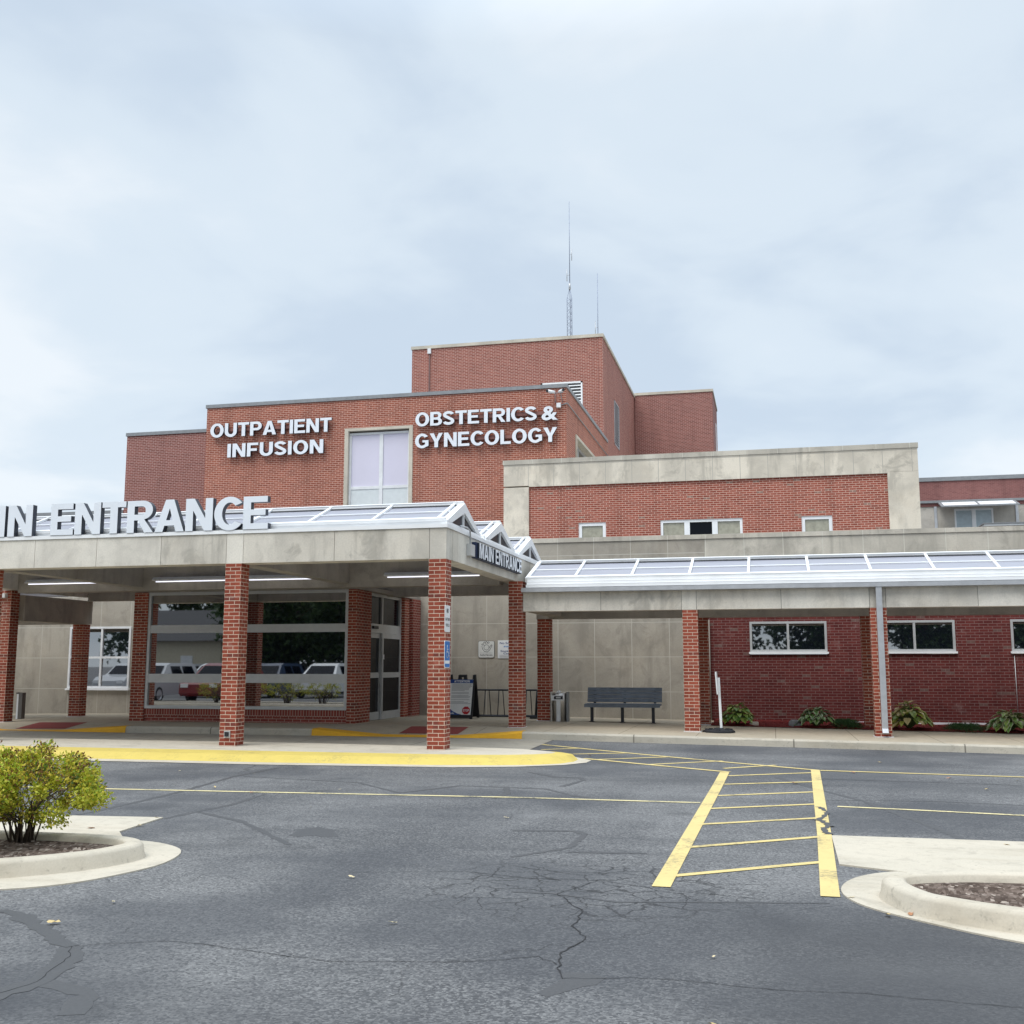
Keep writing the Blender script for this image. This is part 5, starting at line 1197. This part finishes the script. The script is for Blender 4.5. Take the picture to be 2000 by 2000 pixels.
for i, (x, y, s) in enumerate(((-23.5, -15, 1.1), (-17, -17, .95), (-11, -16, 1.0), (-34, -24, 1.05), (-4, -20, 1.05), (3, -18, .9), (10, -20, 1.0), (17, -17, 1.1), (25, -20, 1.1), (-27, -24, 1.3), (-14, -26, 1.3), (-58, -40, 1.5), (-46, -42, 1.5))):
    c = copy_tree(T0, (x + 30, y + 16, 0)); c.rotation_euler.z = i*1.3; c.scale = (s, s, s)
hs = thing('house', 'cream house with a dark gable roof mirrored in the left storefront pane', 'house', (-46, -30.5, 0))
MB().box(-52, -40, -34, -27, 0, 3.4).build('wall', plain('house_siding', (.55, .50, .38), .8), hs)
MB().prism([(-52.5, -34.5, 3.4), (-52.5, -26.5, 3.4), (-52.5, -30.5, 5.9)], (13, 0, 0)).build('roof', plain('shingles', (.07, .07, .075), .9), hs)
MB().box(-47.2, -45.8, -27.0, -26.95, .9, 2.4).build('window', GLASS_D, hs); MB().box(-43.3, -42.3, -27.0, -26.94, .1, 2.3).build('door', WHITE_D, hs)
def car_paint(n_, c): return NT(n_).P(Base_Color=(*c, 1), Roughness=.3, Specular_IOR_Level=.6, Coat_Weight=.5)
TYRE = plain('tyre', (.015, .015, .016), .8); LAMP_R = plain('tail_lamp', (.30, .01, .012), .25)
def car(x, y, paint, label, roof=1.68):
    t = thing('parked_car', label, 'car', (x, y, 0), 'cars parked across the lot seen in the glass')
    side = [(-2.2, .35), (-2.28, .62), (-2.2, .98), (-2.05, 1.06), (-1.78, roof-.06), (-1.4, roof), (.2, roof), (.55, roof-.1), (1.15, 1.1), (1.95, .98), (2.22, .78), (2.25, .42), (2.1, .3), (-2.1, .3)]
    b = MB(); n = len(side); W_ = .9
    def wid(z): return W_ if z < 1.05 else W_ - .20*(z - 1.05)/.6
    L_ = [(x - wid(z), y + u, z) for u, z in side]; R_ = [(x + wid(z), y + u, z) for u, z in side]
    b.add(L_ + R_, [(i, (i+1) % n, n+(i+1) % n, n+i) for i in range(n)] + [tuple(range(n)), tuple(reversed(range(n, 2*n)))], 0)
    o = b.build('body', paint, t)
    g = MB()
    for s in (-1, 1):
        for a, c in ((-1.62, -.62), (-.55, .32)):
            q = [(a, 1.08), (c, 1.08), (min(c, c), roof-.14), (a + .12, roof-.14)]; g.add([(x + s*(wid(z) + .012), y + u, z) for u, z in q], [(0, 1, 2, 3)])
    g.add([(x-.72, y-2.085, 1.10), (x+.72, y-2.085, 1.10), (x+.62, y-1.83, roof-.12), (x-.62, y-1.83, roof-.12)], [(0, 1, 2, 3)]); g.add([(x-.74, y+1.14, 1.14), (x+.74, y+1.14, 1.14), (x+.64, y+.62, roof-.12), (x-.64, y+.62, roof-.12)], [(0, 1, 2, 3)])
    g.build('window', GLASS_D, t, fix=False)
    for s in (-1, 1):
        for u in (-1.38, 1.38):
            w_ = MB(); xc = x + s*.80; prof_ = [(0, -.1), (.22, -.1), (.34, -.09), (.34, .09), (.22, .11), (.20, .08), (0, .08)]; nn = 20
            vs = [(xc + s*d, y + u + r*math.cos(2*math.pi*j/nn), .34 + r*math.sin(2*math.pi*j/nn)) for r, d in prof_ for j in range(nn)]
            w_.add(vs, [(i*nn+j, i*nn+(j+1) % nn, (i+1)*nn+(j+1) % nn, (i+1)*nn+j) for i in range(len(prof_)-1) for j in range(nn)], 0)
            for p in range(len(w_.m) - 2*nn, len(w_.m)): w_.m[p] = 1
            w_.build('wheel', [TYRE, GALV], t)
        MB().box(x + s*.70 - .14, x + s*.70 + .14, y - 2.29, y - 2.18, .78, .98).build('tail_light', LAMP_R, t); MB().box(x + s*.66 - .16, x + s*.66 + .16, y + 2.1, y + 2.27, .66, .82).build('headlight', WHITE, t)
WHT, SIL, RD, NAV, CHA, BLK = (.80, .81, .82), (.55, .56, .58), (.20, .012, .016), (.03, .05, .10), (.12, .125, .14), (.02, .02, .024)
for i, (x, y, c, l) in enumerate(((-29.9, 4.2, WHT, 'white car mirrored at the left end of the lower storefront pane'), (-26.3, 4.1, SIL, 'silver crossover mirrored low in the left storefront pane'), (-23.2, 3.9, RD, 'red car mirrored beside the left front column'),
    (-27.4, -3.4, WHT, 'white pickup sized car mirrored left in the right storefront pane'), (-24.5, -3.5, NAV, 'dark blue car mirrored in the middle of the right storefront pane'), (-21.6, -3.7, WHT, 'white sport utility car mirrored at the right end of the storefront glass'), (-33, 4.3, SIL, 'silver car mirrored in the window of the stone wall'),
    (-40, -11, WHT, 'white car at the left of the mirrored back row'), (-36.8, -11, CHA, 'charcoal car second in the mirrored back row'), (-33.8, -11, SIL, 'silver car third in the mirrored back row'), (-30.7, -11, WHT, 'white car above the silver crossover in the mirrored back row'),
    (-27.6, -11, BLK, 'black car in the mirrored back row'), (-24.6, -11, WHT, 'white car behind the mirrored dark blue car'), (-21.5, -11, SIL, 'silver car near the right end of the mirrored back row'), (-18.4, -11, CHA, 'charcoal car at the right end of the mirrored back row'))):
    car(x, y, car_paint('car_paint_%d' % i, c), l)
